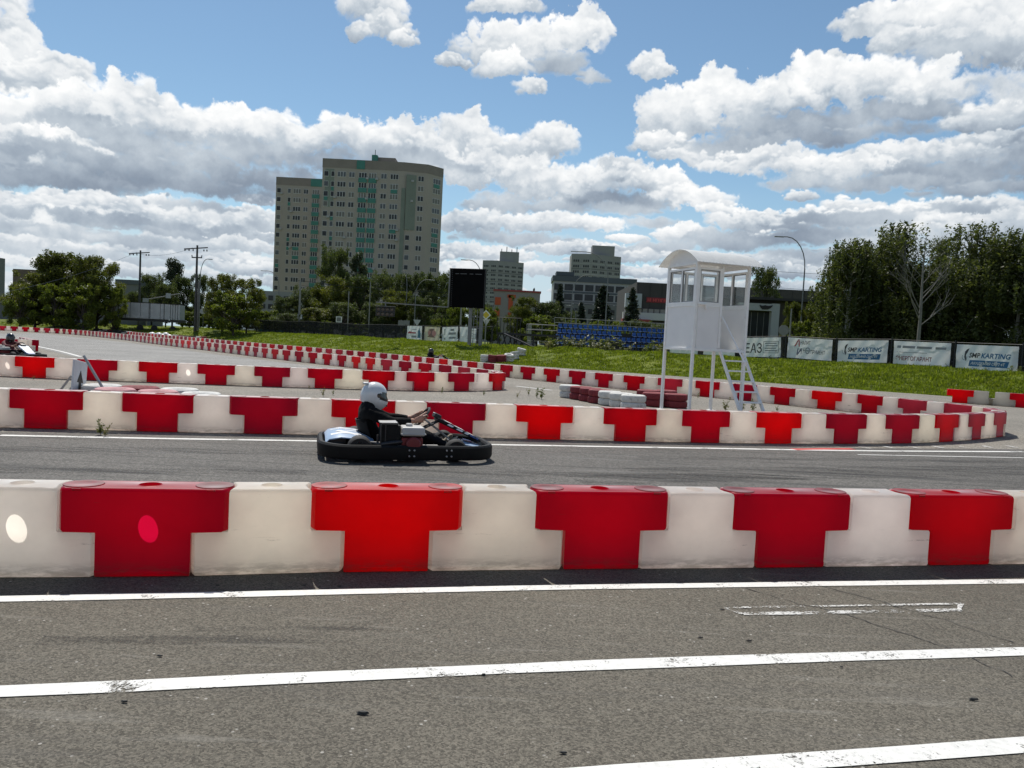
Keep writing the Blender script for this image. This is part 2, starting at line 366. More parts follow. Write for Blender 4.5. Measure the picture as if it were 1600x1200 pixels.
# ------------------------------------------------------------------ ground
def surf_mat(name, base, dark, light, grain=160., streak=None, spec=.35, rough=.75, bump=.5, speck=.0, patch=.25, crack=False):
    m = bpy.data.materials.new(name); m.use_nodes = True; t = m.node_tree; t.nodes.clear(); k = NT(t)
    out = k.n('ShaderNodeOutputMaterial'); b = k.n('ShaderNodeBsdfPrincipled'); tc = k.n('ShaderNodeTexCoord'); v = tc.outputs['Object']
    big = k.noise(v, .35, 4, .6); med = k.noise(v, 2.2, 5, .65)
    c = k.mixc(k.rng(big, .3, .7), (*[q * (1 - patch * .5) for q in base], 1), (*[q * (1 + patch * .5) for q in base], 1))
    c = k.mixc(k.m('MULTIPLY', k.rng(med, .5, .75), .22), c, (*dark, 1))
    fine = k.noise(v, grain, 3, .7)
    vo = k.n('ShaderNodeTexVoronoi'); vo.inputs['Scale'].default_value = grain * .62; k.put(vo.inputs['Vector'], v)
    sepv = k.n('ShaderNodeSeparateColor'); k.put(sepv.inputs[0], vo.outputs['Color'])
    stone = k.rng(sepv.outputs[0], .0, 1., .55, 1.5, False)
    c = k.vm('MULTIPLY', c, k.vm('SCALE', (1, 1, 1), k.m('MULTIPLY', stone, k.rng(fine, .25, .75, .55, 1.45, False))))
    if speck:
        vo2 = k.n('ShaderNodeTexVoronoi'); vo2.inputs['Scale'].default_value = 26; k.put(vo2.inputs['Vector'], v)
        sp = k.m('MULTIPLY', k.rng(vo2.outputs['Distance'], .20, .12), k.rng(k.noise(v, 9, 2), .55, .65))
        c = k.mixc(k.m('MULTIPLY', sp, speck), c, (*light, 1))
    if streak:
        mp = k.n('ShaderNodeMapping'); mp.inputs['Rotation'].default_value = (0, 0, -math.radians(streak[0])); mp.inputs['Scale'].default_value = streak[1]
        k.put(mp.inputs[0], v); st = k.noise(mp.outputs[0], 1.0, 5, .62)
        c = k.mixc(k.m('MULTIPLY', k.rng(st, .5, .72), streak[2]), c, (*streak[3], 1))
        st2 = k.noise(k.vm('ADD', mp.outputs[0], (31, 17, 3)), 1.7, 5, .62)
        c = k.mixc(k.m('MULTIPLY', k.rng(st2, .56, .74), streak[2] * .7), c, (*light, 1))
    k.put(b.inputs['Base Color'], c); b.inputs['Roughness'].default_value = rough; b.inputs['Specular IOR Level'].default_value = spec
    bn = k.n('ShaderNodeBump'); bn.inputs['Strength'].default_value = bump; bn.inputs['Distance'].default_value = .008
    k.put(bn.inputs['Height'], k.m('ADD', fine, sepv.outputs[0])); k.put(b.inputs['Normal'], bn.outputs[0])
    t.links.new(b.outputs[0], out.inputs[0]); MATS[name] = m; return m
m_near = surf_mat('asphalt_near', (.122, .110, .088), (.085, .076, .062), (.42, .40, .36), 210, speck=.8, bump=.5, spec=.25, rough=.85, streak=(13, (.5, 6, 1), .25, (.10, .095, .088)))
m_race = surf_mat('asphalt_race', (.104, .097, .087), (.055, .053, .050), (.15, .145, .138), 100, streak=(14.5, (.20, 4.5, 1), .85, (.030, .029, .028)), spec=.3, rough=.8)
m_isl = surf_mat('asphalt_island', (.205, .188, .160), (.15, .138, .118), (.4, .38, .33), 90, spec=.25, rough=.85)
m_far = surf_mat('asphalt_far', (.215, .208, .195), (.17, .165, .155), (.36, .35, .33), 60, streak=(-40, (.1, 1.4, 1), .35, (.18, .178, .17)), spec=.3, rough=.8)
m_dirt = mat('dirt', (.10, .085, .06), .95, var=.4, scale=3, bump=.6, bscale=20)

def paint_mat(name, col, wear=.55):
    m = bpy.data.materials.new(name); m.use_nodes = True; t = m.node_tree; t.nodes.clear(); k = NT(t)
    out = k.n('ShaderNodeOutputMaterial'); b = k.n('ShaderNodeBsdfPrincipled'); tc = k.n('ShaderNodeTexCoord'); v = tc.outputs['Object']
    n = k.m('ADD', k.m('MULTIPLY', k.noise(v, 3.0, 5, .7), .6), k.m('MULTIPLY', k.noise(v, 70, 4, .7), .5))
    f = k.rng(n, wear, wear + .09)
    b.inputs['Base Color'].default_value = (*col, 1); b.inputs['Roughness'].default_value = .7
    c = k.mixc(k.rng(k.noise(v, 30, 4, .7), .4, .8), (*col, 1), (*[q * .78 for q in col], 1)); k.put(b.inputs['Base Color'], c)
    tr = k.n('ShaderNodeBsdfTransparent'); mx = k.n('ShaderNodeMixShader'); k.put(mx.inputs[0], f)
    t.links.new(b.outputs[0], mx.inputs[1]); t.links.new(tr.outputs[0], mx.inputs[2]); t.links.new(mx.outputs[0], out.inputs[0]); return m
m_paint = paint_mat('road_paint', (.69, .68, .645), .595)
m_paint_w = paint_mat('road_paint_worn', (.60, .59, .56), .515)
m_paint_r = paint_mat('road_paint_red', (.50, .06, .05), .60)

FOOT = [(90, 12), (40, 24), (27, 29.5), (21.5, 32.5), (17, 36), (12.5, 40.5), (7, 44.5), (2, 48), (-4, 52.5), (-11, 58), (-19, 68), (-28, 80), (-36, 88), (-46, 92), (-60, 96), (-140, 112)]
PLAT = 1.08
def foot_dist(x, y):
    best = 1e9; sg = 1
    for (ax, ay), (bx, by) in zip(FOOT[:-1], FOOT[1:]):
        dx, dy = bx - ax, by - ay; L2 = dx * dx + dy * dy; t = max(0, min(1, ((x - ax) * dx + (y - ay) * dy) / L2))
        qx, qy = x - ax - t * dx, y - ay - t * dy; d = math.hypot(qx, qy)
        if d < best: best = d; sg = 1 if (dx * qy - dy * qx) < 0 else -1
    return best * sg
def terr(x, y):
    d = foot_dist(x, y)
    t = max(0., min(1., d / 8.0)); t = t * t * (3 - 2 * t)
    bump = (math.sin(x * .55 + y * .3) + math.sin(y * .7 - x * .23) + math.sin(x * 1.3 + 2) + 1.3 * math.sin(x * 1.9 + y * 1.4) * math.sin(y * 1.7 - x)) * .06 * t * max(0, min(1, 1 - (d - 9) / 8))
    return -.03 + (PLAT + .03) * t + bump
def axis_vals(a0, a1, b0, b1, st):
    v = list(np.arange(b0, b1 + .01, st)); s_ = st; q = b0
    while q > a0: s_ *= 1.5; q -= s_; v.insert(0, q)
    s_ = st; q = b1
    while q < a1: s_ *= 1.5; q += s_; v.append(q)
    return v
xs = axis_vals(-4000, 4000, -75, 60, 1.5); ys = axis_vals(-300, 6000, 8, 115, 1.5)
tb = MB(); nx = len(xs)
# FOOT runs right to left; the bank lies on the far side
tv = [(x, y, terr(x, y)) for y in ys for x in xs]
tb.add(tv, [(j * nx + i, j * nx + i + 1, (j + 1) * nx + i + 1, (j + 1) * nx + i) for j in range(len(ys) - 1) for i in range(nx - 1)])
def grass_mat():
    m = bpy.data.materials.new('grass_ground'); m.use_nodes = True; t = m.node_tree; t.nodes.clear(); k = NT(t)
    out = k.n('ShaderNodeOutputMaterial'); b = k.n('ShaderNodeBsdfPrincipled'); tc = k.n('ShaderNodeTexCoord'); v = tc.outputs['Object']
    c = k.ramp(k.noise(v, .6, 6, .65), [(.3, (.060, .080, .008)), (.5, (.105, .135, .010)), (.72, (.16, .18, .020))])
    c = k.mixc(k.rng(k.noise(v, 4.5, 5, .7), .58, .72), c, (.06, .075, .02, 1))
    k.put(b.inputs['Base Color'], c); b.inputs['Roughness'].default_value = .9; b.inputs['Specular IOR Level'].default_value = .2
    bn = k.n('ShaderNodeBump'); bn.inputs['Strength'].default_value = .8; bn.inputs['Distance'].default_value = .08
    k.put(bn.inputs['Height'], k.noise(v, 6, 6, .7)); k.put(b.inputs['Normal'], bn.outputs[0])
    t.links.new(b.outputs[0], out.inputs[0]); return m
m_grass = grass_mat()
tag(tb.build('ground', m_grass, smooth=True), kind='structure')

# grass tufts over the bank: one uncountable mass
def blades(n, pick, hmin, hmax, name, mats, wid=.05, per=5):
    V = np.zeros((n * per, 3, 3), np.float32); i = 0; tint = np.zeros(n * per)
    while i < n * per:
        x, y = pick(); z = terr(x, y); s_ = random.uniform(.6, 1.3); tt = random.random()
        for _ in range(per):
            if i >= n * per: break
            a = random.uniform(0, PI); bx, by = x + random.gauss(0, .10), y + random.gauss(0, .10); h = random.uniform(hmin, hmax) * s_; ww = wid * s_
            lx, ly = random.gauss(0, .35) * h, random.gauss(0, .35) * h
            V[i] = ((bx - math.cos(a) * ww, by - math.sin(a) * ww, z - .02), (bx + math.cos(a) * ww, by + math.sin(a) * ww, z - .02), (bx + lx, by + ly, z + h)); tint[i] = tt; i += 1
    me = bpy.data.meshes.new(name); N = n * per
    me.vertices.add(N * 3); me.vertices.foreach_set('co', V.reshape(-1)); me.loops.add(N * 3); me.loops.foreach_set('vertex_index', np.arange(N * 3, dtype=np.int32))
    me.polygons.add(N); me.polygons.foreach_set('loop_start', np.arange(N, dtype=np.int32) * 3); me.polygons.foreach_set('loop_total', np.full(N, 3, np.int32))
    me.update(); me.validate()
    at = me.attributes.new('tint', 'FLOAT', 'POINT'); at.data.foreach_set('value', np.repeat(tint, 3).astype(np.float32))
    me.materials.append(mats); o = bpy.data.objects.new(name, me); C.objects.link(o); return o
def leaf_mat(name, c0, c1, c2, trans=.35, rough=.55):
    m = bpy.data.materials.new(name); m.use_nodes = True; t = m.node_tree; t.nodes.clear(); k = NT(t)
    out = k.n('ShaderNodeOutputMaterial'); b = k.n('ShaderNodeBsdfPrincipled'); at = k.n('ShaderNodeAttribute'); at.attribute_name = 'tint'
    oi = k.n('ShaderNodeObjectInfo')
    f = k.m('ADD', k.m('MULTIPLY', at.outputs['Fac'], .8), k.m('MULTIPLY', oi.outputs['Random'], .2))
    c = k.ramp(f, [(0, c0), (.5, c1), (1, c2)])
    k.put(b.inputs['Base Color'], c); b.inputs['Roughness'].default_value = rough; b.inputs['Specular IOR Level'].default_value = .3
    tr = k.n('ShaderNodeBsdfTranslucent'); k.put(tr.inputs[0], k.vm('MULTIPLY', c, (1.5, 1.6, .8)))
    mx = k.n('ShaderNodeMixShader'); mx.inputs[0].default_value = trans
    t.links.new(b.outputs[0], mx.inputs[1]); t.links.new(tr.outputs[0], mx.inputs[2]); t.links.new(mx.outputs[0], out.inputs[0]); return m
m_blade = leaf_mat('grass_blade', (.055, .078, .008), (.125, .160, .010), (.21, .235, .030), .42)
def pick_bank():
    while True:
        k = random.random()
        y = 28 + 75 * k ** 1.3; x = random.uniform(-.78 * y, .74 * y)
        d = foot_dist(x, y)
        if .1 < d < 14: return x, y
tag(blades(34000, pick_bank, .04, .15, 'grass', m_blade, .04, 6), 'bright green uneven grass growing over the raised bank', 'grass', kind='stuff')

# paved surfaces
AX = -4 
def sheet(name, pts, z, m):
    o = MB().add([(p_[0], p_[1], z) for p_ in pts], [tuple(range(len(pts)))]).build(name, m); return tag(o, kind='structure')
foot_in = [(x, y) for x, y in FOOT]
sheet('paved_area', [(-140, -12), (90, -12)] + foot_in, 0.0, m_isl)
m_line = lambda q, n, z=0: None
# row lines on the ground (front feet of the barrier rows, measured)
A_LINE = [(-10.5, 2.80), (-7.2, 3.32), (-4.7, 3.72), (-2.69, 4.05), (-1.74, 4.23), (-.92, 4.44), (.37, 4.71), (1.65, 4.97), (2.96, 5.25), (4.4, 5.58), (6.6, 6.1), (10.5, 7.05)]
B_LINE = [(-9.5, 9.1), (-6.16, 9.72), (-4.37, 10.06), (-2.31, 10.56), (-.37, 11.06), (1.5, 11.46), (3.29, 11.92), (4.55, 12.31), (5.87, 12.82), (7.02, 13.34), (8.16, 14.05), (9.05, 14.72), (9.9, 15.45)]
sheet('pit_lane', [(-14, -11.9), (16, -11.9), (16, 8.4)] + [(x, y + .12) for x, y in reversed(A_LINE)] + [(-14, 2.3)], .004, m_near)
Wk = [G(x, y) for x, y in ((0, 681), (250, 686), (500, 690), (800, 696), (1100, 701), (1350, 705), (1600, 706.5))]
far_edge = [(-16, Wk[0].y - 2.0)] + [(v.x, v.y + .35) for v in Wk] + [(14, 14.4), (22, 16)]
sheet('race_track', [(-16, 1.4)] + [(x, y + .12) for x, y in A_LINE] + [(16, 8.4), (22, 9.8)] + list(reversed(far_edge)), .004, m_race)
# lighter far track on the left, between the two rows of the second island
ft = [G(x, y) for x, y in ((-60, 522), (60, 521), (200, 535.5), (345, 555), (470, 570), (600, 584), (690, 592), (560, 588), (400, 579), (250, 571), (130, 561), (47, 541), (-60, 536))]
sheet('far_track', [(v.x, v.y) for v in ft], .004, m_far)

def strip(mb, px, w_, z, jag=0.):
    """a painted line of real width along ground points"""
    pts = catmull([Vector((p_[0], p_[1], 0)) for p_ in px], .35); L = []; R_ = []
    for i, p_ in enumerate(pts):
        t = (pts[min(i + 1, len(pts) - 1)] - pts[max(i - 1, 0)]).normalized(); n = Vector((-t.y, t.x, 0))
        L.append((p_ + n * (w_ / 2 + random.uniform(-jag, jag))).to_tuple()[:2] + (z,)); R_.append((p_ - n * (w_ / 2 + random.uniform(-jag, jag))).to_tuple()[:2] + (z,))
    n = len(pts); mb.add(L + R_, [(i, n + i, n + i + 1, i + 1) for i in range(n - 1)])
def gl(*pp): return [tuple(G(x, y))[:2] for x, y in pp]
mb = MB(); strip(mb, gl((-500, 946), (0, 938), (400, 930), (800, 921), (1200, 915), (1600, 910), (2100, 905), (2900, 899)), .085, .008, .003)
tag(mb.build('painted_edge_line', m_paint), kind='structure')
mb = MB(); strip(mb, gl((-500, 1102), (0, 1083), (400, 1065), (800, 1047), (1200, 1032), (1600, 1020), (2100, 1008), (3000, 990)), .10, .008, .004)
tag(mb.build('painted_lane_line', m_paint), kind='structure')
mb = MB(); strip(mb, gl((700, 1231), (985, 1210), (1300, 1188), (1600, 1166.5), (2000, 1139), (3000, 1085)), .10, .008, .004)
tag(mb.build('painted_lane_line', m_paint), kind='structure')
mb = MB(); strip(mb, [(v.x, v.y) for v in Wk], .11, .008, .004); strip(mb, gl((1340, 711), (1440, 713), (1600, 716)), .05, .0081, .004)
tag(mb.build('painted_edge_line', m_paint), kind='structure')
# ghost of an old marking: outline of a long box
mb = MB()
q = [G(1132, 952), G(1160, 961), G(1498, 955), G(1502, 945)]
for a, b_ in ((0, 1), (1, 2), (2, 3), (3, 0)): strip(mb, [tuple(q[a])[:2], tuple(q[a].lerp(q[b_], .5))[:2], tuple(q[b_])[:2]], .028 if a != 1 else .045, .0082 + .0004 * a, .006)
tag(mb.build('faded_road_marking', m_paint_w), kind='structure')
mb = MB(); strip(mb, gl((47, 539), (90, 548), (126, 557.5)), .14, .008, .0); tag(mb.build('painted_edge_line', m_paint), kind='structure')
mb = MB(); strip(mb, gl((806, 603.5), (835, 607), (862, 610)), .14, .008, .0); tag(mb.build('painted_edge_line', m_paint), kind='structure')
mb = MB(); strip(mb, gl((1240, 703), (1290, 702), (1332, 702)), .16, .0085, .01); tag(mb.build('red_road_marking', m_paint_r), kind='structure')
# old slanted hatching on the kerb edge by the bend
mb = MB()
for a in range(7): strip(mb, gl((1345 + a * 38, 698.5 - a * .3), (1352 + a * 38, 700 - a * .3), (1360 + a * 38, 701.5 - a * .3)), .10, .0083, .01)
tag(mb.build('faded_road_hatching', m_paint_w), kind='structure')
# rubber laid down by tyres on the racing lane
def rub_mat():
    m = bpy.data.materials.new('tyre_rubber_mark'); m.use_nodes = True; t = m.node_tree; t.nodes.clear(); k = NT(t)
    out = k.n('ShaderNodeOutputMaterial'); b = k.n('ShaderNodeBsdfPrincipled'); b.inputs['Base Color'].default_value = (.028, .027, .026, 1); b.inputs['Roughness'].default_value = .75; b.inputs['Specular IOR Level'].default_value = .3
    tc = k.n('ShaderNodeTexCoord'); mp = k.n('ShaderNodeMapping'); mp.inputs['Rotation'].default_value = (0, 0, -math.radians(14)); mp.inputs['Scale'].default_value = (.5, 9, 1); k.put(mp.inputs[0], tc.outputs['Object'])
    f = k.m('MULTIPLY', k.rng(k.noise(mp.outputs[0], 1.2, 6, .7), .40, .62), k.rng(k.noise(tc.outputs['Object'], 60, 3, .7), .30, .60)); f = k.m('MULTIPLY', f, .48)
    tr = k.n('ShaderNodeBsdfTransparent'); mx = k.n('ShaderNodeMixShader'); k.put(mx.inputs[0], f); t.links.new(tr.outputs[0], mx.inputs[1]); t.links.new(b.outputs[0], mx.inputs[2]); t.links.new(mx.outputs[0], out.inputs[0]); return m
m_rubm = rub_mat()
for q, (pp, ww) in enumerate(((((900, 752), (1200, 744), (1600, 738), (2000, 736)), .55), (((980, 735), (1300, 733), (1600, 731), (1900, 732)), .30), (((-200, 702), (100, 703), (420, 707), (760, 716)), .40), (((560, 735), (760, 741), (1000, 744), (1250, 746)), .35), (((-200, 735), (150, 736), (480, 739)), .30), (((1000, 716), (1350, 719), (1700, 724)), .25))):
    mb = MB(); strip(mb, gl(*pp), ww, .0062 + .0002 * q, .02); tag(mb.build('tyre_marks', m_rubm), kind='structure')
for pp, ww in ((((60, 1003), (250, 1002), (520, 1000)), .10), (((300, 985), (600, 983)), .06)):
    mb = MB(); strip(mb, gl(*pp), ww, .0064, .01); tag(mb.build('tyre_marks', m_rubm), kind='structure')
# cracks in the near asphalt
m_crack = mat('crack_tar', (.03, .029, .027), .8)
for pp in (((1150, 917), (1250, 945), (1330, 965), (1440, 1000), (1500, 1022), (1600, 1066)), ((1285, 917), (1380, 943), (1480, 972), (1600, 1012))):
    mb = MB(); pts = []
    for (x0, y0), (x1, y1) in zip(pp[:-1], pp[1:]):
        for k in range(6): pts.append((x0 + (x1 - x0) * k / 6 + random.uniform(-3, 3), y0 + (y1 - y0) * k / 6 + random.uniform(-1, 1)))
    strip(mb, gl(*pts), .006, .0075, .0025); tag(mb.build('asphalt_crack', m_crack), kind='structure')

# dark bits of litter and grit on the near asphalt
for i, (px, py, s_) in enumerate(((566, 1118, 1.3), (194 * 1., 1100, .9), (1520, 1096, 1.1), (755, 1057, .7), (1095, 999, .8), (1170, 1004, .8), (1128, 955, .7), (1314, 1045, .6), (250, 1028, .8), (880, 1180, .8), (340, 905 + 12, .7), (475, 917, .7), (530, 918, .8))):
    v = G(px, py); rr = random.Random(i); mb = MB(); n = 7; ring = [Vector((math.cos(2 * PI * k / n) * rr.uniform(.008, .016) * s_ * 1.4, math.sin(2 * PI * k / n) * rr.uniform(.005, .009) * s_, 0)) for k in range(n)]
    mb.loft([ring, [q * .7 + Vector((.002, 0, .006 * s_)) for q in ring]], True, True); tag(mb.build('road_grit', m_crack, loc=(v.x, v.y, .0085)), 'small dark bit of grit lying on the near asphalt', 'grit', 'bits of grit on the near asphalt')

# ------------------------------------------------------------------ barrier blocks
BH = .487; BW = .26
def barrier_mat():
    m = bpy.data.materials.new('barrier_plastic'); m.use_nodes = True; t = m.node_tree; t.nodes.clear(); k = NT(t)
    out = k.n('ShaderNodeOutputMaterial'); b = k.n('ShaderNodeBsdfPrincipled'); tc = k.n('ShaderNodeTexCoord'); oi = k.n('ShaderNodeObjectInfo')
    ob = tc.outputs['Object']; vec = k.vm('ADD', ob, k.vm('SCALE', (17.3, 9.1, 5.7), oi.outputs['Random']))
    c = oi.outputs['Color']
    sp = k.n('ShaderNodeSeparateXYZ'); k.put(sp.inputs[0], ob)
    c = k.vm('SCALE', c, k.rng(k.noise(vec, 4, 4, .6), .3, .7, .93, 1.05, False))
    # grime: splash band near the foot, scuffs and scratches
    foot = k.m('MULTIPLY', k.rng(sp.outputs[2], .10, .0), k.rng(k.noise(k.vm('MULTIPLY', vec, (3, 3, 14)), 2.2, 5, .7), .35, .62))
    scuff = k.m('MULTIPLY', k.rng(k.noise(k.vm('MULTIPLY', vec, (2.2, 2.2, 26)), 1.6, 6, .75), .63, .72), k.rng(k.noise(vec, 5, 3, .6), .45, .6))
    spots = k.rng(k.noise(vec, 55, 3, .7), .70, .78)
    # black rubber rubbed off on the sides by passing wheels
    rub = k.m('MULTIPLY', k.rng(k.noise(k.vm('MULTIPLY', k.vm('ADD', vec, (3, 8, 1)), (1.4, 1.4, 16)), 1.5, 6, .8), .60, .68), k.m('MULTIPLY', k.rng(sp.outputs[2], .06, .12), k.rng(sp.outputs[2], .30, .20)))
    rub = k.m('MULTIPLY', rub, k.rng(k.noise(vec, 2.6, 2, .5), .54, .62))
    dirt = k.m('MAXIMUM', k.m('MULTIPLY', foot, .55), k.m('MAXIMUM', k.m('MULTIPLY', scuff, .38), k.m('MULTIPLY', spots, .30)))
    c = k.mixc(dirt, c, (.16, .13, .10, 1))
    c = k.mixc(k.m('MULTIPLY', rub, .75), c, (.03, .028, .026, 1))
    k.put(b.inputs['Base Color'], c); b.inputs['Roughness'].default_value = .33; b.inputs['Specular IOR Level'].default_value = .3
    bn = k.n('ShaderNodeBump'); bn.inputs['Strength'].default_value = .12; bn.inputs['Distance'].default_value = .01
    k.put(bn.inputs['Height'], k.noise(vec, 14, 4, .6)); k.put(b.inputs['Normal'], bn.outputs[0])
    b.inputs['Specular IOR Level'].default_value = 0
    tr = k.n('ShaderNodeBsdfTranslucent'); k.put(tr.inputs[0], c); mx = k.n('ShaderNodeMixShader'); mx.inputs[0].default_value = .76
    t.links.new(b.outputs[0], mx.inputs[1]); t.links.new(tr.outputs[0], mx.inputs[2])
    gls = k.n('ShaderNodeBsdfGlossy'); gls.inputs['Roughness'].default_value = .42; t.links.new(bn.outputs[0], gls.inputs['Normal'])
    lw = k.n('ShaderNodeLayerWeight'); lw.inputs['Blend'].default_value = .18; mg = k.n('ShaderNodeMixShader')
    k.put(mg.inputs[0], k.m('MULTIPLY', lw.outputs['Fresnel'], .6)); t.links.new(mx.outputs[0], mg.inputs[1]); t.links.new(gls.outputs[0], mg.inputs[2]); t.links.new(mg.outputs[0], out.inputs[0]); return m
m_bar = barrier_mat()
PITCH_B = 1.325
def plan_loop(hl, hw, bulge, z, cr=.008, n_end=7):
    """plan outline: straight sides, ends bulged outwards (or hollowed)"""
    pts = []
    for sx in (1, -1):
        for i in range(n_end):
            u = -1 + 2 * i / (n_end - 1); e = hl + bulge * math.cos(u * PI / 2) - (cr if abs(u) > .99 else 0)
            pts.append((sx * e, sx * u * hw, z))
        for q in (.6, 0, -.6): pts.append((sx * q * (hl - cr), sx * hw, z))
    return pts
def block_mesh(name, red, hole):
    g_ = .0035; up_l, lo_l = (.428, .257) if red else (.2345, .4055)
    up_b, lo_b = (.028, -.024) if red else (-.028, .024)
    up_l -= g_; lo_l -= g_; hw = BW / 2; zs = .247
    L = []
    for z, ins, li in ((.0, .006, .004), (.012, 0, 0), (.034, 0, 0), (.039, .004, 0), (zs - .012, .004, 0), (zs - .003, .004, 0 if red else .010)):
        L.append(plan_loop(lo_l - li, hw - ins, lo_b, z))
    for z, ins, li in ((zs + .001, .004, .010 if red else 0), (zs + .012, .004, 0), (BH - .022, .005, 0), (BH - .006, .010, .004), (BH, .022, .014)):
        L.append(plan_loop(up_l - li, hw - ins, up_b, z))
    mb = MB(); n = len(L[0])
    mb.loft([[Vector(q) for q in r_] for r_ in L], True, False)
    # top face with the round filler hole
    ang = [2 * PI * (j - 3) / n for j in range(n)]
    hr = .052
    rim = [Vector((hr * 1.35 * math.cos(a), hr * 1.35 * math.sin(a), BH)) for a in ang]; lip = [Vector((hr * math.cos(a), hr * math.sin(a), BH - .012)) for a in ang]
    mid = [Vector((hr * 1.15 * math.cos(a), hr * 1.15 * math.sin(a), BH + .004)) for a in ang]
    mb.loft([[Vector(q) for q in L[-1]], rim, mid, lip, [q - Vector((0, 0, .012)) for q in lip]], False, not hole)
    me = mb.mesh(name, m_bar, True, math.radians(50)); return me
def disc_mesh(red):
    mb = MB(); mb.lathe([(.103, -.001), (.105, .001), (.102, .0038), (.060, .0042), (.055, .003), (.0005, .003)], 28, c0=True, c1=True)
    for s_ in (-1, 1): mb.box((s_ * .0, s_ * .124, -.007), (.045, .006, .012))
    return mb.mesh('pin_cap', m_bar, True)
ME = {(r_, h): block_mesh('barrier_block', r_, h) for r_ in (True, False) for h in (True, False)}
ME_CAP = disc_mesh(True)
def srgb(*c): return tuple(((v / 255 + .055) / 1.055) ** 2.4 if v / 255 > .04 else v / 255 / 12.92 for v in c)
WHITE = (.93, .88, .81, 1)
def block(red, pos, ang, col, sx=1., hole=False, caps=True, label=None, group=None):
    o = bpy.data.objects.new('barrier_block', ME[(red, hole)]); C.objects.link(o); o.location = pos; o.rotation_euler = (0, 0, ang); o.scale = (sx, 1, 1); o.color = col
    tag(o, label, 'barrier', group)
    if red and caps:
        for s_ in (-1, 1):
            d = bpy.data.objects.new('pin_cap', ME_CAP); C.objects.link(d); d.parent = o; d.location = (s_ * .345, 0, BH + .001); d.color = col
    return o
ORD = ['first', 'second', 'third', 'fourth', 'fifth', 'sixth', 'seventh', 'eighth', 'ninth', 'tenth', 'eleventh', 'twelfth', 'thirteenth', 'fourteenth', 'fifteenth', 'sixteenth', 'seventeenth', 'eighteenth', 'nineteenth', 'twentieth']
REDS = [srgb(168, 10, 42), srgb(190, 8, 30), srgb(205, 10, 20), srgb(160, 20, 52), srgb(178, 8, 36), srgb(185, 40, 66)]
REDS = [(.62, .003, .052, 1), (.68, .003, .030, 1), (.82, .004, .012, 1), (.54, .014, .070, 1), (.66, .003, .048, 1), (.64, .080, .130, 1)]
def along(pts, s_):
    for i in range(len(pts) - 1):
        l = (pts[i + 1] - pts[i]).length
        if s_ <= l or i == len(pts) - 2:
            t = (pts[i + 1] - pts[i]).normalized(); return pts[i] + t * s_, t
        s_ -= l
def station(pts, px):
    """distance along the line where it passes image column px (measured photograph column)"""
    s_ = 0; prev = proj(pts[0])[0]
    for a, b_ in zip(pts[:-1], pts[1:]):
        q = proj(b_)[0]; l = (b_ - a).length
        if prev <= px <= q: return s_ + l * (px - prev) / max(1e-9, q - prev)
        s_ += l; prev = q
    return s_
def length(pts): return sum((b_ - a).length for a, b_ in zip(pts[:-1], pts[1:]))
def run(pts, stations, side, cols, labeler, holes=(), first_red=True, group=None):
    """blocks alternate along the line at the given stations (centres)"""
    out = []
    for i, s_ in enumerate(stations):
        p_, t = along(pts, s_); n = Vector((-t.y, t.x, 0)) * side
        red = (i % 2 == 0) == first_red
        lo = stations[i - 1] if i else s_ - .66; hi = stations[i + 1] if i + 1 < len(stations) else s_ + .66
        sx = max(.93, min(1.07, (hi - lo) / PITCH_B))
        col = cols(i, red); c_ = p_ + n * (BW / 2 + random.uniform(-.006, .006)); c_.z = 0.0095
        out.append(block(red, c_, math.atan2(t.y, t.x) + random.uniform(-.009, .009), col, sx, i in holes, label=labeler(i, red, c_), group=group))
    return out
def red_cycle(seq):
    def f(i, red):
        if not red: k = random.uniform(.93, 1.03); return (WHITE[0] * k, WHITE[1] * k * random.uniform(.98, 1.01), WHITE[2] * k * random.uniform(.95, 1.02), 1)
        return REDS[seq[(i // 2) % len(seq)]]
    return f
# --- near row in front of the camera
ptsA = catmull([(x, y, 0) for x, y in A_LINE], .1)
redA = [222, 603, 940, 1235, 1500]
stA = [station(ptsA, q) for q in redA]; stA = [stA[0] - (4 - k) * PITCH_B for k in range(4)] + stA + [stA[-1] + (k + 1) * PITCH_B for k in range(4)]
full = []
for a, b_ in zip(stA[:-1], stA[1:]): full += [a, (a + b_) / 2]
full.append(stA[-1])
WA = {3: 'white block at the left edge of the nearest row, with a bright round sun spot', 5: 'white block of the nearest row with a thin bright scratch, between the two leftmost reds', 7: 'white block in the middle of the nearest row, faint grime along its foot', 9: 'scuffed white block of the nearest row with brown stains on its top edge', 11: 'clean white block between the two rightmost red blocks of the nearest row', 13: 'white block cut by the right edge at the end of the nearest row'}
RA = {4: 'crimson block of the nearest row with a round glowing sun spot', 6: 'bright red block of the nearest row, second from the left', 8: 'deep red block in the middle of the nearest row, darker below its step', 10: 'crimson block of the nearest row, second from the right', 12: 'rightmost crimson block of the nearest row'}
def labA(i, red, c_): return (RA if red else WA).get(i - 4, 'barrier block carrying on the nearest row past the photo edge')
run(ptsA, full, 1, red_cycle([1, 4, 1, 0, 0, 2, 4, 0, 1, 2, 0, 1, 4]), labA, holes=(7, 8), group='blocks of the nearest barrier row')
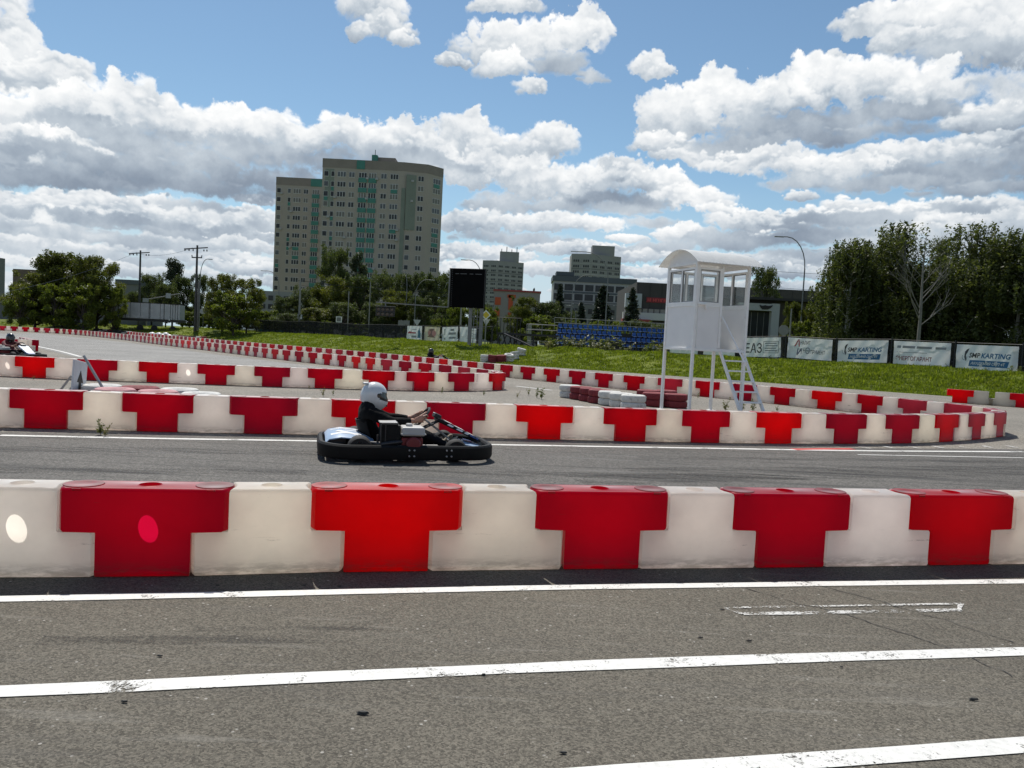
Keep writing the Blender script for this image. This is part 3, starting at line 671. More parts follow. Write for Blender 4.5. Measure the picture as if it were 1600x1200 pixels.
# --- second row with its hairpin and the long return (outer island)
DT = [G(x, y, BH) for x, y in ((1504, 633), (1432, 625.5), (1348, 617), (1264, 610), (1180, 602.5), (1100, 596), (1006, 589), (900, 580), (800, 571.5), (700, 562), (600, 552.5), (500, 544), (438, 539), (350, 531.7), (270, 524.5), (196, 518))]
Bp = [Vector((x, y, 0)) for x, y in B_LINE]
bend = [Vector((10.35, 16.1, 0)), Vector((10.62, 16.85, 0)), Vector((10.62, 17.5, 0))]
ret = [Vector((v.x + .10, v.y + .28, 0)) for v in DT]
ptsB = catmull(Bp + bend + ret, .12)
redB = [72, 245, 411, 572, 720, 851, 985, 1102, 1216, 1323, 1410, 1480, 1524, 1560]
redB = [70, 245, 411, 567, 712, 850, 985, 1102, 1216, 1322, 1409, 1480, 1525, 1562]
stB = [station(ptsB, q) for q in redB]
stB = [stB[0] - 2 * PITCH_B, stB[0] - PITCH_B] + stB
while stB[-1] + PITCH_B < length(ptsB) - .5: stB.append(stB[-1] + PITCH_B)
full = []
for a, b_ in zip(stB[:-1], stB[1:]): full += [a, (a + b_) / 2]
full.append(stB[-1])
def labB(i, red, c_):
    k = i // 2 - 2
    if i < 3: return 'barrier block carrying on the second row past the left edge' if i < 3 else None
    if k < 12:
        if red:
            ex = {3: 'red block of the second row right behind the kart driver', 4: 'pinkish red block of the second row behind the kart front', 5: 'vivid bright red block of the second row just right of the kart'}
            return ex.get(k, f'{ORD[k]} red block from the left in the row behind the kart')
        ex = {-1: 'white block at the left end of the second row, cut by the photo edge', 0: 'white block of the second row with a bright spot and a weed before it', 2: 'white block of the second row just left of the kart driver', 3: 'white block of the second row behind the steering wheel', 4: 'white block of the second row just right of the kart nose'}
        return ex.get(k, f'white block right of the {ORD[max(k, 0)]} red block in the row behind the kart')
    if proj(c_)[0] > 1400 and c_.y < 22: return ('narrow looking red' if red else 'narrow looking white') + ' block on the hairpin at the right end of the island'
    return ('small red' if red else 'small white') + ' block of the long far row along the grass bank'
run(ptsB, full, 1, red_cycle([0, 1, 0, 0, 3, 1, 3, 2, 1, 4, 2, 3, 3, 1, 3, 3, 5, 5, 5, 1, 2, 1, 3, 1, 5, 1, 4]), labB, holes=(), group='blocks of the outer island barrier')
# --- third row with its hairpin and return (inner island)
CB = [G(x, y) for x, y in ((-260, 573), (-120, 580.5), (0, 588), (133, 594), (231, 597.5), (353, 602), (440, 605), (523, 607.5), (610, 610), (670, 611.2), (730, 611.3))]
ET = [G(x, y, BH) for x, y in ((770, 579.5), (700, 571.5), (600, 562), (535, 555.5), (431, 546), (345, 537.3), (270, 530), (200, 522.8), (140, 517.3), (105, 514.8))]
Cp = [Vector((v.x, v.y, 0)) for v in CB]
cx = Cp[-1]
bend2 = [cx + Vector((.62, .75, 0)), cx + Vector((.98, 1.55, 0)), cx + Vector((.85, 2.35, 0))]
ret2 = [Vector((v.x + .1, v.y + .28, 0)) for v in ET]
tail = [Vector((-47.5, 79.5, 0)), Vector((-53, 80.5, 0)), Vector((-62, 80.5, 0)), Vector((-72, 80, 0))]
ptsC = catmull(Cp + bend2 + ret2 + tail, .12)
redC = [52, 151, 246, 336.5, 424.5, 507, 593, 657, 722, 780]
redC = [52, 151, 246, 337, 425, 507, 592, 657, 721, 779]
stC = [station(ptsC, q) for q in redC]; stC = [stC[0] - PITCH_B] + stC
while stC[-1] + PITCH_B < length(ptsC) - .5: stC.append(stC[-1] + PITCH_B)
full = []
for a, b_ in zip(stC[:-1], stC[1:]): full += [a, (a + b_) / 2]
full.append(stC[-1])
def labC(i, red, c_):
    k = i // 2 - 1
    if i < 1: return 'barrier block carrying on the third row past the left edge'
    if k < 10:
        if red: return {0: 'bright red block at the left end of the third row, left of the leaning sign', 1: 'crimson block of the third row right behind the leaning pole'}.get(k, f'{ORD[k]} red block from the left in the third barrier row')
        return {-1: 'white block with a round sun spot at the left end of the third row', 2: 'white block with a round sun spot near the low tyre pile, third barrier row'}.get(k, f'white block right of the {ORD[max(k, 0)]} red block in the third barrier row')
    return ('small red' if red else 'small white') + ' block of the inner return row beside the far track'
run(ptsC, full, 1, red_cycle([2, 2, 0, 1, 0, 3, 0, 1, 4, 3, 1, 3, 3, 5, 3, 4, 3, 5]), labC, holes=(1, 7), group='blocks of the inner island barrier')
# --- end of a further island on the far left
e0 = G(47, 549.5); dirv = Vector((-1, .10, 0)).normalized()
for i in range(6):
    red = i in (1, 3, 5); block(red, e0 + dirv * (.35 + .64 * i) + Vector((0, .15, .0095)), math.atan2(-dirv.y, -dirv.x), REDS[3] if red else WHITE, label=('red' if red else 'white') + ' block of the short barrier behind the left kart', group='blocks of the far left island')
for i in range(8):
    red = i % 2 == 0; d2 = Vector((-.62, .78, 0)); block(red, e0 + Vector((-.1, .5, .0095)) + d2 * (.3 + .66 * i), math.atan2(d2.y, d2.x), REDS[3] if red else WHITE, label=('red' if red else 'white') + ' block of the far left island edge that runs away', group='blocks of the far left island')
# --- worn outer barrier at the right edge, along the foot of the bank
f0 = G(1489, 629); f1 = G(1600, 637.5); fd = (f1 - f0).normalized()
for i in range(9):
    red = i % 3 == 0 if i < 4 else i % 2 == 1
    block(red, f0 + fd * (.3 + .664 * i) + Vector((0, .15, .0095)), math.atan2(fd.y, fd.x), REDS[2 if i == 0 else 1] if red else (.62, .60, .55, 1),
          label=('worn red block at the left end of the outer barrier below the bank' if i == 0 else ('worn red' if red else 'dusty grey white') + ' block of the short outer barrier below the bank'), group='blocks of the outer barrier on the right')

# ------------------------------------------------------------------ marshal tower
m_white = mat('white_paint_metal', (.86, .85, .83), .45, var=.06, scale=8, dirt=((.26, .17, .11), 6, .60, .45))
m_panel = mat('white_panel', (.90, .89, .88), .5, var=.04, scale=3, trans=.14, dirt=((.35, .33, .30), 3, .64, .3))
m_roofp = mat('roof_sheet', (.80, .80, .78), .4, var=.06, trans=.3)
m_glass = None
def glass(name, tint=(.97, .975, .97), refl=.07, dark=None):
    m = bpy.data.materials.new(name); m.use_nodes = True; t = m.node_tree; t.nodes.clear(); k = NT(t)
    out = k.n('ShaderNodeOutputMaterial'); tr = k.n('ShaderNodeBsdfTransparent'); tr.inputs[0].default_value = (*tint, 1)
    gl_ = k.n('ShaderNodeBsdfGlossy'); gl_.inputs['Roughness'].default_value = .02
    mx = k.n('ShaderNodeMixShader')
    mx.inputs[0].default_value = refl; t.links.new(tr.outputs[0], mx.inputs[1]); t.links.new(gl_.outputs[0], mx.inputs[2])
    t.links.new(mx.outputs[0], out.inputs[0]); return m
m_glass = glass('window_glass')
N0 = G(1076, 648); TR = math.radians(20)
tw = empty('marshal_tower', N0, TR, 'white raised lookout cabin on four legs with arched roof and outside stairs', 'lookout tower')
LX, LY, ZF, ZS, ZW, ZT = 1.36, 1.17, 1.46, 2.44, 3.27, 3.39
for x in (0, LX):
    for y in (0, LY):
        MB().box((x, y, ZT / 2 - .02), (.062, .062, ZT + .04)).box((x, y, .012), (.14, .14, .02)).build('leg', m_white, tw, bevel=.006)
f = MB()
for z in (ZF, ZS, ZT - .03):
    for y in (0, LY):
        if z == ZS and y == 0: f.box((.34, y, z), (.56, .05, .06)); continue
        f.box((LX / 2, y, z), (LX - .064, .05, .06))
    for x in (0, LX): f.box((x, LY / 2, z), (.05, LY - .064, .06))
f.box((.655, 0, (ZF + ZT) / 2), (.06, .05, ZT - ZF - .1))
f.build('frame', m_white, tw, bevel=.004)
MB().box((LX / 2, LY / 2, ZF - .015), (LX - .07, LY - .07, .03)).build('floor', m_white, tw)
def wallp(c, d): MB().box(c, d).build('wall_panel', m_panel, tw, bevel=.003)
hp = ZS - ZF - .06; zc = (ZS + ZF) / 2
wallp((0, LY / 2, zc), (.018, LY - .064, hp)); wallp((.343, 0, zc), (.56, .018, hp)); wallp((LX / 2, LY, zc), (LX - .064, .018, hp)); wallp((LX, LY / 2, zc), (.018, LY - .064, hp))
m_grey = mat('grey_trim', (.24, .24, .24), .5)
def window(name, par, o, ux, w_, z0, z1, fr, panes, th=.05, m1=None, m2=None, fw=.045):
    """framed window standing on the plane through o with direction ux"""
    a = math.atan2(ux[1], ux[0]); F_ = MB(); gl_ = MB()
    def bx(mb, u, z, du, dz, t): mb.box((o[0] + ux[0] * u, o[1] + ux[1] * u, z), (du, t, dz), rz=a)
    bx(F_, w_ / 2, z0 + fw / 2, w_, fw, th); bx(F_, w_ / 2, z1 - fw / 2, w_, fw, th)
    for k in range(panes + 1): bx(F_, fw / 2 + (w_ - fw) * k / panes, (z0 + z1) / 2, fw, z1 - z0 - 2 * fw, th - .004)
    fo = F_.build(name, m1 or m_white, par, bevel=.004); gk = MB()
    for k in range(panes):
        u0 = fw + (w_ - fw) * k / panes; pw_ = (w_ - fw) / panes - fw; um = u0 + pw_ / 2
        for zz in (z0 + fw + .009, z1 - fw - .009): bx(gk, um, zz, pw_, .018, th * .6)
        for uu in (u0 + .009, u0 + pw_ - .009): bx(gk, uu, (z0 + z1) / 2, .018, z1 - z0 - 2 * fw - .04, th * .6)
        bx(gl_, u0 + (w_ - fw) / panes / 2 - fw / 2, (z0 + z1) / 2, (w_ - fw) / panes - fw, z1 - z0 - 2 * fw, .006)
    gl_.build('pane', m2 or m_glass, fo); gk.build('gasket', m_grey, fo); return fo
window('window', tw, (0, .035), (0, 1), LY - .07, ZS + .03, ZW, .05, 2)
window('window', tw, (.035, 0), (1, 0), .59, ZS + .03, ZW, .05, 1)
window('window', tw, (.035, LY), (1, 0), LX - .07, ZS + .03, ZW, .05, 3)
window('window', tw, (LX, .035), (0, 1), LY - .07, ZS + .03, ZW, .05, 2)
MB().box((.16, -.03, ZS + .02), (.16, .09, .02)).box((.25, -.05, ZS - .02), (.05, .06, .12)).build('sill', m_white, tw)
r_ = MB(); L = []
for i in range(41):
    x = -.16 + (LX + .36) * i / 40; ring = []
    for up in (0, 1):
        for j in range(17):
            q = j if up == 0 else 16 - j; y = -.24 + (LY + .48) * q / 16; u = (y - LY / 2) / (LY / 2 + .24)
            ring.append(Vector((x, y, ZT - .04 + .33 * (1 - u * u) + (.012 if up else 0) + .009 * (i % 2))))
    L.append(ring)
r_.loft(L, True, True); r_.build('roof', m_roofp, tw, smooth=False)
for x in (0.0, LX):
    poly = [(-.02, ZT - .005)] + [(LY * k / 12, ZT - .045 + .33 * (1 - ((LY * k / 12 - LY / 2) / (LY / 2 + .24)) ** 2)) for k in range(13)] + [(LY + .02, ZT - .005)]
    MB().prism(poly, x - .01, x + .01, 'YZ').build('gable_panel', m_panel, tw)
st = MB(); SX0, SX1, RUN = .70, 1.31, 1.0
stairs = empty('stairs', parent := (0, 0, 0)); stairs.parent = tw
for x in (SX0, SX1): MB().bar((x, -.02, ZF - .02), (x, -RUN, .0), .035, .07).build('stringer', m_white, stairs)
for k in range(6):
    z = ZF - .22 * (k + 1); y = -.02 - (RUN - .02) * (ZF - z) / ZF
    MB().box(((SX0 + SX1) / 2, y, z), (SX1 - SX0 - .03, .15, .03)).build('tread', m_white, stairs)
rl = MB(); rl.tube([(.69, -.03, ZS - .22), (SX0 - .02, -RUN * .96, 1.22)], .017).tube([(SX0 - .02, -RUN * .96, 1.24), (SX0 - .02, -RUN * .96, .0)], .020)
rl.build('handrail', m_white, stairs)

# ------------------------------------------------------------------ tyres
m_tw = mat('tyre_white', (.60, .59, .56), .75, var=.15, scale=9, bump=.5, bscale=30, dirt=((.14, .13, .12), 7, .52, .6))
m_tr = mat('tyre_red', (.20, .022, .03), .75, var=.25, scale=9, bump=.5, bscale=30, dirt=((.05, .04, .04), 6, .55, .6))
m_tp = mat('tyre_pink', (.52, .26, .27), .75, var=.2, scale=9, bump=.5, bscale=30, dirt=((.3, .2, .2), 6, .5, .6))
m_tk = mat('tyre_black', (.035, .034, .033), .8, var=.3, scale=8, bump=.5, bscale=30, dirt=((.12, .11, .10), 6, .5, .6))
TYRE = {}
def tyre(m, loc, rz=0., tilt=0., sc=1., label=None, group=None):
    if m.name not in TYRE:
        mb = MB(); mb.lathe([(.17, .03), (.20, .008), (.25, .0), (.278, .016), (.288, .05), (.290, .085), (.288, .12), (.278, .154), (.25, .17), (.20, .162), (.17, .14), (.18, .085), (.17, .03)], 28, c0=False, c1=False)
        for k in range(28): a = 2 * PI * k / 28; mb.box((.2895 * math.cos(a), .2895 * math.sin(a), .085), (.008, .03, .10), rz=a)
        TYRE[m.name] = mb.mesh('tyre', m, True)
    o = bpy.data.objects.new('tyre', TYRE[m.name]); C.objects.link(o); o.location = loc; o.rotation_euler = (tilt, 0, rz); o.scale = (sc,) * 3
    return tag(o, label, 'tyre', group)
seq = [(991, 17.7, m_tw), (972, 18.2, m_tw), (953, 18.7, m_tw), (937, 19.2, m_tr), (922, 19.7, m_tr), (907, 20.2, m_tr), (890, 20.7, m_tw)]
nm = ['big white tyre at the front right corner of the tyre pile by the tower', 'white tyre second from the front corner of the tower pile', 'white tyre third from the front corner of the tower pile', 'dark red tyre right next to the white tyres of the tower pile', 'dark red tyre in the middle of the three reds of the tower pile', 'dark red tyre beside the far left white tyre of the tower pile', 'grey white tyre at the far left end of the tower pile']
for (px, Y, m), l in zip(seq, nm):
    b_ = P(px, 620, Y)
    for k in (0, 1): tyre(m, (b_.x + random.uniform(-.02, .02), Y + random.uniform(-.02, .02), .004 + .172 * k), random.random() * 6, label=('upper ' if k else 'lower ') + l, group='tyres stacked beside the tower')
for i, (px, Y) in enumerate(((1022, 19.1), (1056, 19.0), (1012, 20.2), (1040, 20.5))):
    b_ = P(px, 620, Y)
    for k in (0, 1): tyre(m_tr, (b_.x, Y, .004 + .172 * k), random.random() * 6, label=('upper' if k else 'lower') + [' dark red tyre left of the tower leg', ' dark red tyre between the two front tower legs', ' dark red tyre at the back left behind the white tyres', ' dark red tyre at the back behind the tower leg'][i], group='tyres stacked beside the tower')
lt = [(160, 12.9, m_tw), (219, 12.9, m_tr), (281, 12.9, m_tw), (180, 12.3, m_tp), (247, 12.3, m_tp), (315, 12.3, m_tw)]
ln = ['white tyre beside the leaning sign board', 'dark red tyre in the back line behind the second barrier row', 'white tyre at the right end of the back line of the low pile', 'pink tyre nearest to the foot of the leaning pole', 'pink tyre in the middle of the front line of the low pile', 'white tyre at the right end of the front line of the low pile']
for (px, Y, m), l in zip(lt, ln):
    b_ = P(px, 605, Y)
    for k in (0, 1): tyre(m, (b_.x, Y, .004 + .172 * k), random.random() * 6, sc=1.08 if k == 0 else 1.06, label=('upper ' if k else 'lower ') + l, group='tyres piled behind the second barrier row')
def on_ground(px, Y):
    v = P(px, 540, Y); return Vector((v.x, Y, terr(v.x, Y)))
for i, (px, Y, m, t) in enumerate(((759, 51.6, m_tw, 0), (771, 51.4, m_tr, .1), (784, 51.4, m_tr, .1), (796, 51.9, m_tw, .25), (805, 53.0, m_tw, .25), (815, 54.2, m_tw, .25))):
    b_ = on_ground(px, Y)
    for k in (0, 1, 2): tyre(m, b_ + Vector((0, -.05 * k, .0 + .17 * k)), random.random() * 6, t, sc=1.1, label=f'{("bottom", "middle", "top")[k]} tyre of the {("stack at the left end", "first dark red stack", "second dark red stack", "first pale stack", "second pale stack", "stack at the right end")[i]} on the grass by the big screen', group='tyres on the grass below the big screen')
for i in range(24):
    px = 150 + 7.3 * i; Y = 96.5 - .38 * i; b_ = on_ground(px, Y)
    for k in (0, 1):
        tyre([m_tk, m_tk, m_tw, m_tk, m_tr][(i * 7 + k * 3) % 5], b_ + Vector((0, 0, .17 * k)), random.random() * 6, sc=1.15, label='old tyre of the low tyre wall on the far left grass', group='tyre wall on the far left grass')
# ------------------------------------------------------------------ leaning sign and pole behind the second row
m_sgrey = mat('sign_board', (.62, .64, .66), .5, var=.08); m_blk = mat('black_paint', (.012, .012, .013), .5); m_steel = mat('galvanised_steel', (.34, .34, .34), .45, .6, var=.15)
b_ = P(121, 612, 12.75)
sg = empty('arrow_sign', (b_.x, 12.75, 0), math.radians(99), 'white sign board with a black arrow standing tilted beside the low tyre pile', 'sign')
M_ = Matrix.Rotation(math.radians(7), 4, 'X')
o = MB().box((0, 0, .37), (.56, .03, .74)).build('board', m_sgrey, sg, bevel=.008); o.rotation_euler = (0, math.radians(8), 0)
ar = MB().prism([(-.05, .08), (.05, .08), (.05, .38), (.13, .38), (0, .58), (-.13, .38), (-.05, .38)], -.019, -.0165).build('arrow', m_blk, sg); ar.rotation_euler = (0, math.radians(8), 0)
for s_ in (-.2, .2): MB().bar((s_, .02, .5), (s_ * 1.1, .35, .0), .03, .03).build('strut', m_steel, sg)
p0 = P(131, 556, 12.5); p1 = P(164, 612, 12.4)
tag(MB().tube([p1, p0], .022).tube([p1 + (p1 - p0) * .0, p1 + (p1 - p0).normalized() * .3], .022).build('leaning_pole', m_steel), 'thin grey pole leaning out of the low tyre pile', 'pole')
# ------------------------------------------------------------------ weeds growing from cracks
m_weed = leaf_mat('weed_leaf', (.05, .075, .02), (.10, .12, .03), (.19, .16, .06), .3)
def weed_mesh(seed, h, dry):
    rr = random.Random(seed); mb = MB()
    for s_ in range(rr.randint(4, 7)):
        a = rr.uniform(0, 2 * PI); lean = rr.uniform(.1, .6); hh = h * rr.uniform(.5, 1.1); pts = []
        for k in range(5): t = k / 4; pts.append(Vector((math.cos(a) * lean * hh * t * t, math.sin(a) * lean * hh * t * t, hh * t)))
        mb.tube(pts, [.006, .005, .004, .003, .002], 4)
        for k in range(10):
            t = rr.uniform(.2, 1); p_ = pts[min(3, int(t * 4))].lerp(pts[min(4, int(t * 4) + 1)], t * 4 % 1); d = Vector((rr.gauss(0, 1), rr.gauss(0, 1), rr.gauss(.4, .5))).normalized(); l = h * rr.uniform(.12, .28); sd_ = d.cross(Vector((rr.gauss(0, 1), rr.gauss(0, 1), 1))).normalized() * l * .22
            mb.add([p_, p_ + d * l * .5 + sd_, p_ + d * l, p_ + d * l * .5 - sd_], [(0, 1, 2, 3)])
    me = mb.mesh('weed', m_weed); at = me.attributes.new('tint', 'FLOAT', 'POINT'); at.data.foreach_set('value', np.array([rr.random() if not dry else .6 + .4 * rr.random() for _ in me.vertices], np.float32)); return me
WD = [weed_mesh(k, .3, k % 2) for k in range(5)]
def weed(px, py, s_, label, k): 
    v = G(px, py); o = bpy.data.objects.new('weed', WD[k % 5]); C.objects.link(o); o.location = (v.x, v.y, .004); o.scale = (s_, s_, s_); o.rotation_euler = (0, 0, k * 1.3); tag(o, label, 'weed', 'weeds in the paving')
weed(157, 680, .62, 'green weed at the foot of the second row, beside a white block', 0)
weed(164, 683, .5, 'small weed touching the white line in front of the second row', 1)
for i, (px, py, s_) in enumerate(((918, 613, .6), (826, 618, .6), (838, 622, .8), (846, 624, .9), (808, 622, .5), (520, 618, .5), (505, 620, .6), (690, 615, .5), (756, 618, .4), (1133, 643, 1.0), (1160, 643, .9), (1176, 644, 1.0), (1090, 622, .5), (892, 604, .4), (1214, 643, .5), (52, 594, .35), (483, 608, .3))):
    weed(px, py, s_, 'low dry weed on the pale paving of the island' if i not in (9, 10, 11) else 'taller weed at the foot of the tower stairs', i + 2)

# ------------------------------------------------------------------ karts and drivers
m_kplast = mat('kart_black_plastic', (.008, .008, .008), .6, var=.3, scale=14, spec=.2, dirt=((.07, .065, .06), 9, .60, .3))
m_kmetal = mat('kart_dark_metal', (.05, .05, .052), .4, .7, var=.2)
m_chrome = mat('kart_bright_metal', (.55, .55, .56), .25, .95)
m_krub = mat('kart_tyre_rubber', (.022, .021, .021), .8, var=.2, scale=20)
m_kred = mat('engine_red', (.16, .012, .014), .45, var=.15)
m_ktank = mat('fuel_tank_white', (.44, .43, .41), .5, var=.06, dirt=((.3, .28, .25), 12, .6, .4))
m_kblue = mat('fairing_pale_blue', (.32, .42, .56), .35, var=.05); m_kdb = mat('sticker_blue', (.05, .10, .30), .4); m_kwh = mat('sticker_white', (.78, .78, .78), .4)
m_shoe = mat('shoe_beige', (.30, .25, .19), .8, var=.15); m_seat = mat('seat_grey', (.008, .008, .008), .6, spec=.2)

def rrect(hx, hy, r, n=6, taper=0.):
    pts = []
    for (sx, sy), a0 in (((1, 1), 0), ((-1, 1), 90), ((-1, -1), 180), ((1, -1), 270)):
        for k in range(n + 1):
            a = math.radians(a0 + 90 * k / n); pts.append((sx * (hx - r) + r * math.cos(a), sy * (hy - r) + r * math.sin(a)))
    return pts
def make_kart(front=None):
    k = empty('go_kart')
    # perimeter bumper: a thick hollow ring
    out_ = [(x * (1 if x < 0 else 1.0), y * (1 - .10 * max(0, x) ** 2)) for x, y in rrect(1.0, .64, .34)]
    inn = [(x, y * (1 - .10 * max(0, x) ** 2)) for x, y in rrect(.93, .57, .28)]
    mb = MB(); z0, z1 = .035, .195; N_ = len(out_); rings = []
    for i in range(N_ + 1):
        (ax, ay), (bx_, by_) = out_[i % N_], inn[i % N_]
        sec = [(0.0, z0 + .03), (.0, z1 - .02), (.25, z1), (.75, z1), (1.0, z1 - .02), (1.0, z0 + .03), (.8, z0), (.2, z0)]
        lift = .03 * max(0, -ax - .6)
        rings.append([Vector((ax + (bx_ - ax) * t, ay + (by_ - ay) * t, z + lift)) for t, z in sec])
    mb.loft(rings, False, False); bumper = mb.build('bumper', m_kplast, k, smooth=True)
    for xb in (-.02, .40):
        for dx in (0, .055):
            for z in (.085, .15):
                yb = -.64 * (1 - .10 * max(0, xb) ** 2); MB().lathe([(.0105, -.004), (.0105, .006), (.006, .009)], 10, (xb + dx, yb - .001, z), 'Y-').build('bolt', m_steel, bumper)
    # chassis
    f = MB()
    for y in (-.30, .30): f.tube([(-.86, y * .9, .09), (-.4, y, .07), (.35, y, .07), (.60, y * .75, .08), (.88, y * .55, .10)], .016)
    for x in (-.8, -.45, -.05, .3, .55): f.tube([(x, -.29, .075), (x, .29, .075)], .014)
    for x in (-.55, .15): f.tube([(x, -.60, .09), (x, -.28, .075)], .012).tube([(x, .60, .09), (x, .28, .075)], .012)
    f.tube([(-.55, -.5, .14), (-.55, .5, .14)], .017)
    f.build('chassis', m_kmetal, k, smooth=True)
    MB().box((.22, 0, .052), (.85, .52, .006)).build('floor_tray', m_kmetal, k)
    for x, r_, w_ in ((-.55, .138, .20), (.54, .125, .13)):
        for s_ in (-1, 1):
            y = s_ * (.43 if x < 0 else .42)
            wh = empty('wheel', (x, y, r_ + .004)); wh.parent = k
            MB().lathe([(r_ * .55, -w_ / 2 + .01), (r_ * .85, -w_ / 2), (r_ * .96, -w_ / 2 + .02), (r_, -w_ / 4), (r_, w_ / 4), (r_ * .96, w_ / 2 - .02), (r_ * .85, w_ / 2), (r_ * .55, w_ / 2 - .01)], 24, axis='Y-', c0=False, c1=False).build('tyre', m_krub, wh, smooth=True)
            MB().lathe([(.015, -w_ / 2 + .03), (r_ * .3, -w_ / 2 + .02), (r_ * .56, -w_ / 2 + .005), (r_ * .56, w_ / 2 - .005), (r_ * .3, w_ / 2 - .02), (.015, w_ / 2 - .03)], 18, axis='Y-').build('rim', m_chrome, wh, smooth=True)
    # bucket seat
    mb = MB(); rings = []
    for i, (x, z, hw) in enumerate(((-.02, .11, .15), (-.15, .085, .17), (-.30, .075, .18), (-.42, .10, .185), (-.50, .20, .185), (-.545, .32, .17), (-.57, .42, .14))):
        nx, nz = ((0, 1) if i < 3 else (.5, .8) if i == 3 else (1, .15)); ring = []
        for q in range(9):
            u = -1 + q / 4.; ring.append(Vector((x + nx * .10 * u ** 4 * (1 if i > 1 else .3), u * hw, z + nz * .10 * u ** 4)))
        rings.append(ring + [v + Vector((-nx * .012, 0, -nz * .012)) for v in reversed(ring)])
    mb.loft(rings, True, True); mb.build('seat', m_seat, k, smooth=True)
    # engine on the right flank
    en = empty('engine', (0, 0, 0)); en.parent = k
    MB().box((.02, -.42, .20), (.24, .26, .15)).box((.02, -.42, .11), (.30, .24, .05)).build('engine_block', m_kred, en, bevel=.012)
    MB().lathe([(.02, 0), (.075, .0), (.085, .02), (.085, .06), (.07, .075), (.02, .078)], 20, (.03, -.54, .205), 'Y-').build('recoil_starter', m_kred, en, smooth=True)
    tk_ = MB().box((.03, -.42, .345), (.27, .28, .10), taper=.94).build('fuel_tank', m_ktank, en, bevel=.022)
    MB().box((.03, -.42, .318), (.285, .295, .012)).build('tank_seam', m_ktank, tk_, bevel=.004)
    MB().lathe([(.038, 0), (.038, .022), (.030, .03), (.001, .03)], 18, (-.005, -.42, .395)).build('tank_cap', m_ktank, tk_, smooth=True)
    ab = MB().box((-.22, -.40, .30), (.22, .26, .22)).box((-.235, -.40, .415), (.19, .27, .03)).box((-.32, -.44, .30), (.02, .18, .20))
    ab.build('air_box', m_kplast, en, bevel=.012)
    MB().box((-.245, -.40, .437), (.20, .24, .014)).build('air_box_lid', m_steel, en, bevel=.005)
    ex = MB().tube([(-.08, -.52, .23), (-.20, -.56, .22), (-.30, -.54, .20), (-.44, -.42, .19)], .028, 10).tube([(-.36, -.50, .19), (-.36, -.5, .30)], .012).tube([(-.33, -.545, .17), (-.33, -.545, .42)], .008).tube([(-.28, -.545, .17), (-.28, -.545, .41)], .008)
    ex.build('exhaust', m_kmetal, en, smooth=True)
    for z in (.15, .17, .19): MB().box((-.12, -.54, z), (.04, .02, .008)).build('cooling_fin', m_steel, en)
    MB().lathe([(.05, 0), (.055, .03), (.05, .04), (.01, .04)], 16, (-.30, -.55, .12), 'Y-').build('chain_guard', m_steel, en, smooth=True)
    # rear fairing over the axle
    fr_ = MB(); top = []
    for i, (x, z) in enumerate(((-.92, .235), (-.88, .28), (-.75, .305), (-.58, .29), (-.44, .245), (-.38, .215))):
        top.append([Vector((x, y, z - .05 * abs(y / .4) ** 3)) for y in (-.40, -.30, -.15, 0, .15, .30, .40)])
    rings = [r_ + [v - Vector((0, 0, .012)) for v in reversed(r_)] for r_ in top]
    fr_.loft(rings, True, True); rf = fr_.build('rear_fairing', m_kblue, k, smooth=True)
    # curled letter-like strokes printed on the fairing (unreadable in the photo)
    gx = MB()
    def on_f(x, y):
        xs_ = [-.92, -.88, -.75, -.58, -.44, -.38]; zs_ = [.235, .28, .305, .29, .245, .215]; return Vector((x, y, float(np.interp(x, xs_, zs_)) - .05 * abs(y / .4) ** 3 + .0015))
    for y0 in (-.28, .0):
        for (xa, ya, xb, yb, w_) in ((-.86, .0, -.62, .03, .05), (-.80, .12, -.55, -.02, .06), (-.70, .16, -.50, .14, .045), (-.62, .02, -.46, .08, .04)):
            a_, b2 = Vector((xa, y0 + ya, 0)), Vector((xb, y0 + yb, 0)); d = (b2 - a_).normalized(); n = Vector((-d.y, d.x, 0)) * w_ / 2; vs = []
            for q in range(7):
                p_ = a_.lerp(b2, q / 6); vs += [on_f(*(p_ + n)[:2]), on_f(*(p_ - n)[:2])]
            gx.add(vs, [(2 * q, 2 * q + 2, 2 * q + 3, 2 * q + 1) for q in range(6)])
    gx.build('graphic', m_kwh, rf)
    for s_ in (-.3, .3): MB().box((-.80, s_, .21), (.20, .02, .05)).build('fairing_bracket', m_kmetal, rf)
    # steering
    ax = Vector((-.80, 0, .60)).normalized(); wc = Vector((.20, 0, .455))
    tilt = math.atan2(-ax.x, ax.z)
    sw = empty('steering_wheel', wc); sw.parent = k; sw.rotation_euler = (0, -tilt, 0)
    MB().torus(.135, .015, n=28, m=8).build('wheel_rim', m_blk, sw, smooth=True)
    sp_ = MB()
    for a in (90, 210, 330): sp_.bar((0, 0, -.01), (.128 * math.cos(math.radians(a)), .128 * math.sin(math.radians(a)), 0), .022, .006)
    sp_.lathe([(.035, -.02), (.035, .008), (.02, .014)], 14).build('spokes', m_chrome, sw)
    MB().tube([wc - ax * .02, wc - ax * .42], .012).tube([wc - ax * .42 + Vector((0, -.18, -.02)), wc - ax * .42 + Vector((0, .18, -.02))], .009).build('steering_column', m_steel, k, smooth=True)
    # sloping front panel and its stickers
    d = Vector((.55, 0, -.25)).normalized(); u = Vector((.25, 0, .55)).normalized(); c0 = Vector((.36, 0, .435))
    def q_(a, y, h): return c0 + d * a + Vector((0, y, 0)) + u * h
    na = MB(); L = []
    for a, hw, th in ((0, .13, .03), (.05, .135, .035), (.30, .12, .028), (.52, .11, .02), (.60, .085, .012)): L.append([q_(a, y, h) for y, h in ((-hw, 0), (-hw * .9, th), (hw * .9, th), (hw, 0), (hw * .9, -.012), (-hw * .9, -.012))])
